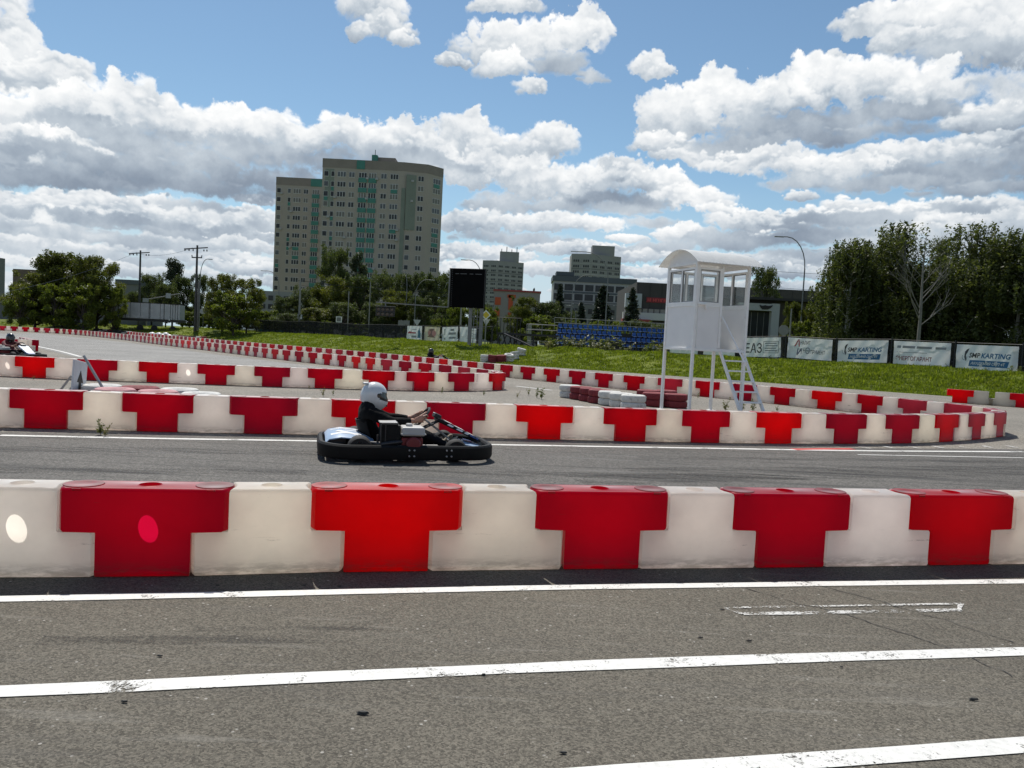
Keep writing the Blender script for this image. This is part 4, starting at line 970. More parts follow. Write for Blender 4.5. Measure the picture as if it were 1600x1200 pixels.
    na.loft(L, True, True); nas = na.build('front_panel', m_kplast, k, smooth=False, bevel=.006)
    s_ = MB()
    for a0, a1, hw, h in ((.10, .20, .10, .037), (.24, .36, .095, .0315), (.42, .50, .09, .026)): s_.add([q_(a0, -hw, h), q_(a1, -hw, h), q_(a1, hw, h), q_(a0, hw, h)], [(0, 1, 2, 3)])
    for a0, a1 in ((.13, .20), (.25, .33), (.36, .41)): s_.add([q_(a0, -.135 + a0 * .04, .003), q_(a1, -.135 + a1 * .04, .003), q_(a1 + .02, -.122 + a1 * .03, .022), q_(a0 + .02, -.124 + a0 * .03, .024)], [(0, 1, 2, 3)])
    s_.build('sticker', m_kwh, nas)
    s_ = MB().add([q_(.515, -.09, .0255), q_(.59, -.078, .02), q_(.59, .078, .02), q_(.515, .09, .0255)], [(0, 1, 2, 3)]).add([q_(.44, -.119, .003), q_(.56, -.105, .002), q_(.56, -.094, .016), q_(.44, -.108, .02)], [(0, 1, 2, 3)]); s_.build('sticker', m_kdb, nas)
    MB().box((.375, 0, .475), (.09, .16, .055), rot=(0, math.radians(24), 0)).build('display_pod', m_blk, k, bevel=.012)
    MB().box((.36, 0, .505), (.05, .10, .006), rot=(0, math.radians(24), 0)).build('display_lid', m_kwh, k)
    MB().tube([(.40, -.05, .42), (.16, -.06, .30), (.02, -.10, .12)], .011).tube([(.40, .05, .42), (.16, .06, .30), (.02, .10, .12)], .011).build('panel_stay', m_kmetal, k, smooth=True)
    MB().tube([(.66, -.14, .07), (.64, -.14, .20), (.66, -.10, .215)], .008).tube([(.66, .14, .07), (.64, .14, .20), (.66, .10, .215)], .008).build('pedal', m_steel, k, smooth=True)
    n_ = MB(); L = []
    for x, hw, z in ((.66, .20, .20), (.76, .24, .185), (.86, .24, .16), (.92, .20, .13)): L.append([Vector((x, y, z - .03 * (y / hw) ** 2)) for y in (-hw, -hw / 2, 0, hw / 2, hw)] + [Vector((x, y, z - .012 - .03 * (y / hw) ** 2)) for y in (hw, hw / 2, 0, -hw / 2, -hw)])
    n_.loft(L, True, True); n_.build('nose_panel', m_kblue, k, smooth=True)
    MB().add([(.70, -.12, .200), (.80, -.14, .178), (.82, .10, .172), (.72, .12, .196)], [(0, 1, 2, 3)]).build('sticker', m_kdb, k)
    return k

m_jack = mat('black_jacket', (.006, .006, .0065), .9, spec=.15, var=.3, scale=12, bump=.9, bscale=13); m_pant = mat('dark_trousers', (.008, .0085, .011), .9, spec=.15, var=.3, scale=10, bump=.3, bscale=30)
m_skin = mat('skin', (.42, .22, .15), .55, var=.06, scale=20); m_helm = mat('helmet_white', (.66, .67, .67), .25, coat=.6, var=.02); m_vis = mat('visor_dark', (.01, .011, .013), .12, spec=.8)
m_maroon = mat('maroon_jacket', (.10, .012, .018), .8, var=.3, scale=12, bump=.3); m_helmb = mat('helmet_black', (.012, .012, .013), .25, coat=.6)
def skin_mesh(name, verts, edges, levels=2):
    me = bpy.data.meshes.new(name); me.from_pydata([v[0] for v in verts], edges, []); o = bpy.data.objects.new(name, me); C.objects.link(o)
    o.modifiers.new('skin', 'SKIN').use_smooth_shade = True; o.modifiers.new('sub', 'SUBSURF').levels = levels; o.modifiers['sub'].render_levels = levels
    if not me.skin_vertices: me.skin_vertices.new() if hasattr(me.skin_vertices, 'new') else None
    for i, v in enumerate(verts):
        s_ = me.skin_vertices[0].data[i]; r_ = v[1] if isinstance(v[1], tuple) else (v[1], v[1]); s_.radius = r_; s_.use_root = (i == 0)
    dg = bpy.context.evaluated_depsgraph_get(); dg.update(); out = bpy.data.meshes.new_from_object(o.evaluated_get(dg))
    bpy.data.objects.remove(o); return out
def make_driver(jack, helm, label, hpose=0.):
    V = [((-.36, 0, .19), (.15, .12)), ((-.43, 0, .30), (.155, .125)), ((-.465, 0, .43), (.17, .135)), ((-.455, 0, .535), (.155, .118)), ((-.42, 0, .61), (.085, .08)), ((-.385, 0, .68), (.085, .09)), ((-.375, 0, .755), (.08, .085))]
    E = [(i, i + 1) for i in range(6)]
    mid = {}
    for s_ in (-1, 1):
        b_ = len(V)
        V += [((-.455, s_ * .16, .535), .082), ((-.33, s_ * .235, .47), .076), ((-.185, s_ * .255, .415), .062), ((-.06, s_ * .215, .422), .052), ((.06, s_ * .165, .425), .033), ((.095, s_ * .150, .430), .030)]
        E += [(3, b_)] + [(b_ + k, b_ + k + 1) for k in range(5)]
        h_ = len(V)
        V += [((-.26, s_ * .10, .19), .095), ((-.05, s_ * .145, .25), .078), ((.13, s_ * .165, .285), .062), ((.30, s_ * .155, .225), .055), ((.47, s_ * .145, .15), .040), ((.50, s_ * .145, .135), .042), ((.565, s_ * .142, .195), .036), ((.60, s_ * .140, .245), .026)]
        E += [(0, h_)] + [(h_ + k, h_ + k + 1) for k in range(7)]
    me = skin_mesh('person', V, E)
    for m in (jack, m_pant, m_skin, m_shoe): me.materials.append(m)
    for p_ in me.polygons:
        c = p_.center; p_.material_index = 0
        if c.x > .045 and c.z > .36: p_.material_index = 2
        elif c.x > .47 and c.z < .32: p_.material_index = 3
        elif c.z < .30 and c.x > -.30: p_.material_index = 1
        elif c.z > .66 and c.x > -.46: p_.material_index = 2
        p_.use_smooth = True
    # palms and five separate bent fingers closing on the rim
    hb = MB(); ax = Vector((-.80, 0, .60)).normalized(); up = Vector((.6, 0, .8)); wc = Vector((.20, 0, .455))
    for s_ in (-1, 1):
        rimp = lambda a: wc + up * (.135 * math.sin(a)) + Vector((0, s_ * .135 * math.cos(a), 0))
        wr = Vector((.09, s_ * .150, .428)); base = rimp(math.radians(2)); palm = wr.lerp(base, .55) + Vector((0, s_ * .012, .004))
        hb.loft([[wr + Vector((0, math.cos(q) * .026, math.sin(q) * .030)) for q in [2 * PI * j / 10 for j in range(10)]], [palm + Vector((0, math.cos(q) * .020, math.sin(q) * .043)) for q in [2 * PI * j / 10 for j in range(10)]], [palm + Vector((.032, 0, .004)) + Vector((0, math.cos(q) * .016, math.sin(q) * .040)) for q in [2 * PI * j / 10 for j in range(10)]]], True, True)
        for k, (ang, ln_) in enumerate(((20, 1.0), (8, 1.08), (-4, 1.0), (-16, .82))):
            r_ = rimp(math.radians(ang)); n_ = (r_ - wc).normalized(); k0 = palm + Vector((.03, 0, .030 - .022 * k))
            hb.tube([k0, r_ + n_ * .024 - ax * .000 + Vector((.0, 0, .0)), r_ - ax * .024 * ln_ + n_ * .006, r_ - ax * .016 - n_ * .022 * ln_], [.0095, .0095, .0085, .007], 7)
        r_ = rimp(math.radians(34)); n_ = (r_ - wc).normalized(); hb.tube([palm + Vector((.0, -s_ * .012, .032)), r_ + ax * .020 - n_ * .006, r_ + ax * .018 - n_ * .030], [.011, .010, .008], 7)
    hm = hb.mesh('hand', m_skin, True)
    bm = bmesh.new(); bm.from_mesh(me); n0 = len(bm.faces); bm.from_mesh(hm); bm.faces.ensure_lookup_table()
    for f in bm.faces[n0:]: f.material_index = 2; f.smooth = True
    bm.to_mesh(me); bm.free()
    o = bpy.data.objects.new('person', me); C.objects.link(o); tag(o, label, 'person')
    # full-face helmet
    nU, nV = 36, 22; hv = []; cx, cz = -.375, .705
    for j in range(nV + 1):
        ph = -PI / 2 + PI * j / nV
        for i in range(nU):
            th = 2 * PI * i / nU; x, y, z = math.cos(ph) * math.cos(th), math.cos(ph) * math.sin(th), math.sin(ph)
            fx = max(0, x); r_ = .152
            X = x * r_ * (1.03 if x < 0 else 1.0) + .030 * fx * max(0, -z + .15); Y = y * r_ * .84; Z = z * r_ * (1.0 if z > 0 else 1.12)
            if z < 0: X += .020 * fx; Z -= .012 * fx
            if Z < -.125 + .0: Z = -.125 - (.035 * fx if x > 0 else 0) + .02 * max(0, -x)
            X -= .012 * max(0, -z) * (x < 0)
            hv.append((X, Y, Z))
    hfc = [(j * nU + i, j * nU + (i + 1) % nU, (j + 1) * nU + (i + 1) % nU, (j + 1) * nU + i) for j in range(nV) for i in range(nU)]
    a = math.radians(14 + hpose); R2 = Matrix.Rotation(a, 3, 'Y'); off = Vector((cx, 0, cz))
    cen = [(Vector(hv[f[0]]) + Vector(hv[f[2]])) / 2 for f in hfc]
    isv = [c.x > .062 and -.035 < c.z < .062 for c in cen]
    sh = MB().add([R2 @ Vector(v) + off for v in hv], [f for f, q in zip(hfc, isv) if not q]); he = sh.build('helmet', helm, o, smooth=True)
    vi = MB().add([R2 @ (Vector(v) * .975) + off for v in hv], [f for f, q in zip(hfc, isv) if q]); vi.build('visor', m_vis, he, smooth=True)
    sp_ = MB().add([R2 @ Vector(v) + off for v in ((-.10, -.05, .128), (-.10, .05, .128), (-.172, .045, .108), (-.172, -.045, .108), (-.10, -.05, .10), (-.10, .05, .10), (-.150, .045, .085), (-.150, -.045, .085))], [(0, 1, 2, 3), (4, 7, 6, 5), (0, 3, 7, 4), (1, 5, 6, 2), (3, 2, 6, 7), (0, 4, 5, 1)]); sp_.build('helmet_spoiler', helm, he, bevel=.012)
    pv = MB()
    for s_ in (-1, 1): pv.lathe([(.026, -.006), (.026, .006), (.018, .01)], 14, R2 @ Vector((.045, s_ * .118, .012)) + off, 'Y-')
    pv.build('visor_pivot', m_vis, he)
    MB().box(R2 @ Vector((.172, 0, -.085)) + off, (.012, .075, .022), rot=(0, a, 0)).build('chin_vent', m_vis, he)
    return o
KC = Vector((-1.24, 9.06, .008)); KR = math.radians(15)
kart = make_kart(); kart.location = KC; kart.rotation_euler = (0, 0, KR); tag(kart, 'black rental go-kart with white tank and red engine on the track in the middle', 'go-kart', 'go-karts')
drv = make_driver(m_jack, m_helm, 'person in black jacket and white helmet sitting in the middle go-kart, hands on the wheel'); drv.location = KC; drv.rotation_euler = (0, 0, KR)
# the kart at the left edge, coming towards the camera, and the one far off on the back track
p2 = G(12, 560); p2 = Vector((p2.x + .3, p2.y, .008)); k2 = copy_tree(kart); k2.location = p2; k2.rotation_euler = (0, 0, math.radians(-28)); k2['label'] = 'go-kart cut by the left edge, pale blue front panel'
d2 = make_driver(m_maroon, m_helmb, 'person in maroon jacket and black helmet driving the go-kart at the left edge', -4); d2.location = p2; d2.rotation_euler = k2.rotation_euler
for ch in kids(k2):
    if ch.name.startswith('front_panel'): ch.scale = (1, 1.3, 1); ch.data = ch.data.copy(); ch.data.materials[0] = m_kblue
p3 = P(683, 560, 43.0); p3 = Vector((p3.x, 43.0, .008)); k3 = copy_tree(kart); k3.location = p3; k3.rotation_euler = (0, 0, math.radians(28)); k3['label'] = 'distant go-kart passing behind the far barrier row'
d3 = make_driver(m_jack, m_helmb, 'person all in black with black helmet in the distant go-kart below the grass'); d3.location = p3; d3.rotation_euler = k3.rotation_euler

# ------------------------------------------------------------------ fence, banners, stand, screen, poles
m_net = None
def net_mat():
    m = bpy.data.materials.new('black_netting'); m.use_nodes = True; t = m.node_tree; t.nodes.clear(); k = NT(t)
    out = k.n('ShaderNodeOutputMaterial'); b = k.n('ShaderNodeBsdfPrincipled'); b.inputs['Base Color'].default_value = (.010, .010, .011, 1); b.inputs['Roughness'].default_value = .9
    tr = k.n('ShaderNodeBsdfTransparent'); mx = k.n('ShaderNodeMixShader'); tc = k.n('ShaderNodeTexCoord')
    k.put(mx.inputs[0], k.rng(k.noise(tc.outputs['Object'], 3, 4, .6), .35, .65, .70, .92)); t.links.new(tr.outputs[0], mx.inputs[1]); t.links.new(b.outputs[0], mx.inputs[2]); t.links.new(mx.outputs[0], out.inputs[0]); return m
m_net = net_mat()
m_post = mat('dark_post', (.02, .02, .021), .6)
FT = 1.60
def fence_run(path, label, cat='fence', spacing=3.65, open_n=0):
    pts = [Vector((path[0][0], path[0][1], 0))]
    for (ax, ay), (bx_, by_) in zip(path[:-1], path[1:]):
        a_, b2 = Vector((ax, ay, 0)), Vector((bx_, by_, 0)); m_ = max(1, round((b2 - a_).length / spacing))
        for q in range(m_): pts.append(a_.lerp(b2, (q + 1) / m_))
    o0 = pts[0].copy(); root = empty('mesh_fence', o0, 0, label, cat)
    prev = None
    for i, p_ in enumerate(pts):
        z = terr(p_.x, p_.y); q = p_ - o0
        MB().tube([(q.x, q.y, z - .1), (q.x, q.y, z + FT + .12)], .032, 8).build('fence_post', m_post, root)
        if prev is not None:
            a, za = prev; tt = (q - a).normalized(); nn = Vector((-tt.y, tt.x, 0)) * .02; nb = MB(); vs = []; few = i <= open_n      # behind the banners only the ends are netted
            for k in range(9):
                u = a.lerp(q, k / 8); zz = za + (z - za) * k / 8
                for h in (0.03, FT * .5, FT - .03 * math.sin(PI * k / 8)): vs.append((u.x + nn.x * math.sin(k * 1.9 + i), u.y + nn.y * math.sin(k * 1.9 + i), zz + h))
            quad = lambda k: [(k * 3 + j, k * 3 + 3 + j, k * 3 + 4 + j, k * 3 + 1 + j) for j in range(2)]
            for ks in (((0,), (7,)) if few else (range(8),)):
                nb = MB(); nb.add(vs[ks[0] * 3:ks[-1] * 3 + 6], [tuple(v - ks[0] * 3 for v in f) for k in ks for f in quad(k)]); nb.build('netting', m_net, root)
            MB().tube([(a.x, a.y, za + FT), (q.x, q.y, z + FT)], .018, 6).build('rail', m_post, root)
            MB().tube([(a.x, a.y, za + .05), (q.x, q.y, z + .05)], .014, 6).build('rail', m_post, root)
        prev = (q, z)
    return root
def PX(px, Y): v = P(px, 560, Y); return (v.x, Y)
FR = [PX(1700, 37.5), PX(1597, 40.5), PX(1491, 43.8), PX(1391.5, 46.6), PX(1305, 49.5), PX(1226, 52.5), PX(1157, 56), PX(1096, 60), PX(1044, 64)]
fence_run(FR, 'black netting fence along the top of the right grass bank carrying the big banners', open_n=99)
FL = [PX(768, 66), PX(746, 69), PX(717, 72), PX(689.5, 75), PX(661, 78), PX(632, 81.5), PX(560, 88), PX(480, 94), PX(400, 99), PX(330, 103)]
fence_run(FL, 'long low black netting fence along the grass left of the big screen', open_n=5)

def banner_mat(name, col):
    return mat(name, col, .38, var=.05, scale=1.5, spec=.5, trans=.35, dirt=((.45, .43, .40), 1.2, .6, .35))
m_bw = banner_mat('banner_vinyl', (.82, .83, .83)); m_bcream = banner_mat('banner_cream', (.62, .56, .42))
INK = {k: mat('ink_' + k, c, .45) for k, c in dict(black=(.03, .032, .036), blue=(.02, .13, .27), red=(.38, .02, .04), grey=(.25, .26, .27), darkred=(.22, .05, .06), white=(.75, .76, .77), navy=(.03, .04, .14), brown=(.22, .12, .08), teal=(.05, .16, .24), pink=(.55, .25, .22)).items()}
def wr(u, v, sd):
    return .020 * math.sin(u * 3.1 + v * 2.2 + sd) + .014 * math.sin(u * 7.3 - v * 5.1 + sd * 2) + .010 * math.sin(u * 13 + v * 9 + sd * 3.3) + .02 * (v - .5) ** 2
class Banner:
    """cloth sheet between two ground points, letters follow its wrinkles"""
    def __init__(s, pa, pb, h, z0, mt, label, sd):
        a, b = Vector((*pa, 0)), Vector((*pb, 0)); s.w = (b - a).length; s.h = h; s.t = (b - a).normalized(); s.n = Vector((s.t.y, -s.t.x, 0)); s.sd = sd
        za, zb = terr(a.x, a.y), terr(b.x, b.y); s.sl = (zb - za) / s.w
        s.root = None; mb = MB(); nx, nz = 34, 15; s.o = a + Vector((0, 0, za + z0)) + s.n * .13
        for side in (0,):
            vs = [s.pt(s.w * i / nx, h * j / nz, -.004 * side) for j in range(nz + 1) for i in range(nx + 1)]
            mb.add(vs, [(j * (nx + 1) + i, j * (nx + 1) + i + 1, (j + 1) * (nx + 1) + i + 1, (j + 1) * (nx + 1) + i) for j in range(nz) for i in range(nx)])
        s.org = s.o.copy(); s.obj = mb.build('banner', mt, smooth=True); 
        s.obj.data.transform(Matrix.Translation(-s.org)); s.obj.location = s.org; tag(s.obj, label, 'banner', 'banners on the black fence')
    def pt(s, u, v, off=0.):
        return s.o + s.t * u + Vector((0, 0, v + s.sl * u)) + s.n * (wr(u, v, s.sd) + off)
    def lay(s, mb, ink, name='lettering'):
        # subdivide so that the ink follows the cloth
        me = bpy.data.meshes.new(name); me.from_pydata(mb.v, [], mb.f); bm = bmesh.new(); bm.from_mesh(me)
        bmesh.ops.triangulate(bm, faces=bm.faces)
        for _ in range(3):
            es = [e for e in bm.edges if e.calc_length() > .11]
            if es: bmesh.ops.subdivide_edges(bm, edges=es, cuts=1); bmesh.ops.triangulate(bm, faces=bm.faces)
        for v in bm.verts: v.co = s.pt(v.co.x, v.co.z, .006) - s.org
        bm.to_mesh(me); bm.free(); me.materials.append(INK[ink]); o = bpy.data.objects.new(name, me); C.objects.link(o); o.parent = s.obj; return o
    def text(s, body, size, u, v, ink, width=None, shear=0., weight=.0, align='LEFT', name='lettering'):
        mb = MB(); text_mb(mb, body, size, (u, 0, v), (1, 0, 0), (0, 0, 1), align, shear, weight, width); return s.lay(mb, ink, name)
    def shape(s, polys, ink, name='graphic'):
        mb = MB()
        for q in polys: mb.add([(u, 0, v) for u, v in q], [tuple(range(len(q)))])
        return s.lay(mb, ink, name)
def rect(u0, v0, u1, v1, sk=0): return [(u0, v0), (u1, v0), (u1 + sk, v1), (u0 + sk, v1)]
# right-hand banners, from the far one to the near one
def bn(px0, Y0, px1, Y1, h, label, sd, mt=None, z0=.16): return Banner(PX(px0, Y0), PX(px1, Y1), h, z0, mt or m_bw, label, sd)
b = bn(1163, 55.6, 1221, 52.8, 1.36, 'white banner with three big black letters beside a boxed panel of fine print', 1.0)
W_ = b.w; b.text('ЕАЗ', .92, .15 * W_ * .3, .30, 'black', width=W_ * .46, weight=.012)
x0, x1 = W_ * .54, W_ * .94
b.shape([rect(x0, .28, x1, .31), rect(x0, 1.08, x1, 1.11), rect(x0, .28, x0 + .03, 1.11), rect(x1 - .03, .28, x1, 1.11)], 'black', 'box_outline')
for k in range(4): b.shape([rect(x0 + .12 + .06 * (k % 2), .92 - k * .17, x1 - .12 - .1 * ((k + 1) % 2), 1.0 - k * .17, .02)], 'grey', 'fine_print')
b = bn(1231, 52.3, 1301, 49.7, 1.36, 'white banner with one big red letter above one big dark letter and wrinkled right side', 2.2)
W_ = b.w; b.text('А', .62, W_ * .15, .80, 'red', width=W_ * .14, shear=.25, weight=.02); b.text('НАЛИТ', .34, W_ * .30, .94, 'black', width=W_ * .22, weight=.012)
b.text('И', .62, W_ * .22, .22, 'navy', width=W_ * .12, shear=.15, weight=.02); b.text('Н', .34, W_ * .37, .42, 'black', width=W_ * .04, weight=.012); b.text('ТРУМЕНТ', .34, W_ * .53, .36, 'black', width=W_ * .32, weight=.012)
gear = []
for k in range(16):
    a0, a1 = 2 * PI * k / 16, 2 * PI * (k + 1) / 16; cu, cv = W_ * .47, .55; gear.append([(cu + .11 * math.cos(a0), cv + .15 * math.sin(a0)), (cu + .18 * math.cos(a0), cv + .23 * math.sin(a0)), (cu + .18 * math.cos(a1), cv + .23 * math.sin(a1)), (cu + .11 * math.cos(a1), cv + .15 * math.sin(a1))])
gear.append(rect(W_ * .44, .50, W_ * .50, .58, .0)); b.shape(gear, 'grey', 'gear_emblem')
def smp(b):
    W_ = b.w
    b.text('SMP', .37, W_ * .215, .66, 'black', width=W_ * .185, shear=.22, weight=.028); b.text('KARTING', .37, W_ * .415, .66, 'blue', width=W_ * .475, shear=.22, weight=.028)
    b.shape([rect(W_ * .22, .18, W_ * .85, .52, .06)], 'blue', 'blue_strip')
    t = b.text('АКАДЕМИЯ СМП 4Т', .20, W_ * .255, .28, 'white', width=W_ * .56, shear=.25, weight=.022)
    for v in t.data.vertices: v.co += b.n * .022
    # emblem: dark wing shape with an open ring at its foot
    b.shape([[(W_ * .175, 1.10), (W_ * .215, 1.16), (W_ * .165, .78), (W_ * .185, .50), (W_ * .165, .46), (W_ * .14, .66), (W_ * .145, .98)]], 'black', 'emblem')
    rg = []
    for k in range(10):
        a0, a1 = math.radians(150 + 22 * k), math.radians(172 + 22 * k); cu, cv = W_ * .145, .68; rg.append([(cu + .13 * math.cos(a0), cv + .16 * math.sin(a0)), (cu + .155 * math.cos(a0), cv + .19 * math.sin(a0)), (cu + .155 * math.cos(a1), cv + .19 * math.sin(a1)), (cu + .13 * math.cos(a1), cv + .16 * math.sin(a1))])
    b.shape(rg, 'grey', 'emblem')
smp(bn(1309.5, 49.3, 1388, 46.8, 1.36, 'white banner with blue lettering and slanted blue strip, left of the red lettered banner', 3.1))
b = bn(1397, 46.4, 1486, 44.0, 1.36, 'wrinkled white banner with a faded grey line over one dark red word', 4.7)
W_ = b.w; b.text('ЭНЕРГОГАРАНТ', .33, W_ * .05, .24, 'darkred', width=W_ * .64, weight=.026)
for k, (u0, u1) in enumerate(((.06, .13), (.16, .38), (.41, .68), (.74, .92))): b.shape([rect(W_ * u0, .96, W_ * u1, 1.10, .02)], 'grey', 'faded_line')
b.shape([rect(W_ * .06, .70, W_ * .6, .73)], 'grey', 'faded_line')
smp(bn(1496, 43.6, 1593, 40.7, 1.36, 'white banner with blue lettering and slanted blue strip, nearest the right edge', 5.9))
# banners seen below the tower
for i, (x0, y0, x1, y1) in enumerate(((1048, 63.6, 1092, 60.4), (1101, 59.6, 1150, 56.5))):
    b = bn(x0, y0, x1, y1, 1.36, ('crumpled white banner seen under the left half of the tower', 'crumpled white banner seen behind the tower stairs')[i], 7 + i); W_ = b.w
    b.shape([rect(W_ * .5, .5, W_ * .85, .62), rect(W_ * .55, .3, W_ * .8, .4)] if i else [rect(W_ * .2, .45, W_ * .8, .55)], 'grey', 'fine_print')
# left-hand banners beside the screen
b = bn(636, 81, 659.5, 78.2, 1.36, 'white banner with a red word and a blue bottle shape, leftmost by the screen', 1.7); W_ = b.w
b.shape([rect(W_ * .06, .58, W_ * .60, .72, .05), rect(W_ * .12, .74, W_ * .34, .80)], 'red'); b.shape([[(W_ * .72, .14), (W_ * .90, .14), (W_ * .90, .88), (W_ * .85, 1.0), (W_ * .85, 1.12), (W_ * .77, 1.12), (W_ * .77, 1.0), (W_ * .72, .88)]], 'teal'); b.shape([rect(W_ * .35, .98, W_ * .64, 1.05), rect(W_ * .30, .16, W_ * .64, .38)], 'grey')
b = bn(663, 77.8, 687.5, 75.2, 1.36, 'cream banner with a pinkish brown round picture on the left fence', 2.5, m_bcream); W_ = b.w
b.shape([[(W_ * .5 + W_ * .26 * math.cos(a), .72 + .36 * math.sin(a)) for a in [2 * PI * k / 20 for k in range(20)]]], 'pink'); t = b.shape([[(W_ * .25, 1.02), (W_ * .45, 1.18), (W_ * .68, 1.16), (W_ * .60, 1.06), (W_ * .42, .70), (W_ * .74, .30), (W_ * .22, .34), (W_ * .52, .62), (W_ * .38, 1.0)]], 'brown')
for v in t.data.vertices: v.co += b.n * .008
b = bn(691, 74.8, 715.5, 72.2, 1.36, 'pale grey banner with three short blocks of dark print', 3.3); W_ = b.w
b.shape([rect(W_ * .52, .98, W_ * .76, 1.18), rect(W_ * .42, .62, W_ * .88, .84, .02), rect(W_ * .45, .24, W_ * .86, .42, .02), rect(W_ * .12, .18, W_ * .22, .32), rect(W_ * .14, .6, W_ * .20, 1.2, .03)], 'grey')
b = bn(718.5, 71.8, 744, 69.3, 1.36, 'bright white banner with fine lines of print, next to the screen posts', 4.1); W_ = b.w
b.shape([rect(W_ * .36, 1.06 - .12 * k, W_ * (.86 - .1 * (k % 2)), 1.10 - .12 * k) for k in range(7)] + [rect(W_ * .1, .42, W_ * .3, .45)], 'grey')

# --- blue-seat stand
m_seatb = mat('stand_seat_blue', (.065, .17, .46), .38, var=.2, scale=2, trans=.45); m_seatl = mat('stand_seat_highlight', (.60, .70, .90), .4)
GS = P(862, 540, 92); GE = P(1072, 550, 94.5)
gd = Vector((GE.x - GS.x, GE.y - GS.y, 0)); gl_len = gd.length; gang = math.atan2(gd.y, gd.x); gz = .86
gs = empty('grandstand', (GS.x, GS.y, gz), gang, 'dark steel spectator stand with rows of blue plastic seats behind the grass', 'grandstand')
RISE, DEP = .66, .85
for rw in range(4):
    MB().box((gl_len / 2 + .3 * rw, DEP * rw, .35 + RISE * rw), (gl_len, DEP - .02, .06)).box((gl_len / 2 + .3 * rw, DEP * rw - .4, .05 + RISE * rw), (gl_len, .04, .58)).build('step', m_kmetal, gs)
def seat_mesh():
    mb = MB(); L = []
    for y, z in ((-.24, .36), (-.22, .40), (.0, .37), (.13, .40), (.18, .52), (.235, .80), (.24, .82)): L.append([Vector((x * .235, y, z + .04 * abs(x) ** 3)) for x in (-1, -.5, 0, .5, 1)] + [Vector((x * .22, y + .012, z - .03 + .04 * abs(x) ** 3)) for x in (1, .5, 0, -.5, -1)])
    mb.loft(L, True, True); mb.box((0, 0, .2), (.06, .2, .34))
    mb.cur = 1; mb.box((0, -.235, .365), (.43, .03, .035)).box((-.21, .0, .40), (.02, .42, .03)).box((-.205, .21, .56), (.03, .03, .34))  # pale front and left edges: sunlit highlights put into the seat colour
    return mb.mesh('seat', [m_seatb, m_seatl], True)
SMESH = seat_mesh()
for rw in range(4):
    for i in range(25):
        if rw == 2 and i in (13, 14) or (rw == 0 and i in (11, 12)): continue
        o = bpy.data.objects.new('seat', SMESH); C.objects.link(o); o.parent = gs; o.location = (.6 + .3 * rw + i * (gl_len - 1.0) / 25, DEP * rw, .38 + RISE * rw)
MB().box((gl_len / 2, -.9, 1.10), (gl_len + 1.5, .08, .16)).build('front_rail', m_kmetal, gs)
for i in range(6): MB().box((-.6 + i * (gl_len + 1.2) / 5, -.9, .5), (.16, .16, 1.2)).build('rail_post', m_post, gs)
MB().box((gl_len / 2, .6, -.1), (gl_len, 2.4, .5)).build('base', m_post, gs)
rb = MB()
for z in (3.3, 3.9): rb.tube([(.8, DEP * 3.6, z), (gl_len + .6, DEP * 3.6, z)], .03, 6)
for i in range(13): x = .8 + i * (gl_len - .2) / 12; rb.tube([(x, DEP * 3.6, 2.2), (x, DEP * 3.6, 3.9)], .025, 6)
rb.build('back_rail', m_steel, gs)
sr = MB()
for i in range(6): sr.tube([(-2.6, -.2 + .5 * i, .2), (-2.6, -.2 + .5 * i, 2.9)], .03, 6)
for z in (.9, 1.6, 2.3, 2.9): sr.tube([(-2.6, -.2, z), (-2.6, 2.3, z)], .025, 6).tube([(-2.6, -.2, z), (-.2, .8, z)], .02, 6)
sr.build('side_rail', m_steel, gs)

# --- big screen on two posts and start-light arm
SCY = 62.0
def at(px, py, Y): return P(px, py, Y)
m_led = mat('led_screen', (.002, .002, .0025), .7, var=.4, scale=1.2, spec=.08); m_pg = mat('post_grey', (.20, .20, .20), .6, .2, var=.15)
c = at(731, 450, SCY); g0 = terr(c.x, SCY)
sc_ = empty('led_screen', (c.x, SCY, g0), math.radians(-14), 'big dark scoreboard screen on two grey posts above the grass', 'screen')
SB, STP = at(731, 481, SCY).z - g0, at(731, 420, SCY).z - g0
MB().box((0, 0, (SB + STP) / 2), (2.92, .28, STP - SB)).build('display', m_led, sc_, bevel=.01)
fr2 = MB()
for s_ in (-1, 1): fr2.box((s_ * 1.44, -.15, (SB + STP) / 2), (.05, .03, STP - SB))
fr2.box((0, -.15, STP - .02), (2.92, .03, .05)); fr2.build('bezel', m_blk, sc_)
dots = MB()
for k in range(18): dots.box((-1.30, -.146, SB + .15 + k * (STP - SB - .3) / 17), (.05, .012, .05))
for x, w_ in ((-.9, .3), (-.35, .55), (.3, .3), (.9, .55)): dots.box((x, -.146, STP - .42), (w_, .012, .05))
dots.build('module_mark', mat('led_mark', (.10, .10, .105), .6), sc_)
for x in (.30, 1.22): MB().box((x, .10, SB / 2 + .1), (.26, .22, SB + .5)).build('post', m_pg, sc_, bevel=.01)
for dz in (.7, 1.6): MB().box((.76, .1, SB - dz), (.66, .06, .06)).build('cross_bar', m_pg, sc_)
lad = MB()
for x in (.62, .92): lad.box((x, .0, SB / 2), (.04, .04, SB - .1))
for k in range(10): lad.box((.77, .0, .3 + k * .3), (.28, .03, .03))
lad.build('ladder', m_pg, sc_)
a0, a1 = at(703.5, 419, SCY) , at(700, 480, SCY); a2 = at(588, 472, SCY + 1)
gt = empty('start_light_arm', (a1.x, SCY, g0), 0, 'pale metal arm with a hanging board of start lights, left of the big screen', 'start lights')
og = Vector((a1.x, SCY, g0))
MB().bar(a0 - og, a1 - og, .09, .09).bar(a1 - og, a2 - og, .09, .09).build('arm', m_pg, gt)
lc = at(602, 487, SCY + .9) - og
MB().box(lc, (1.55, .14, .78)).build('light_board', m_blk, gt, bevel=.01)
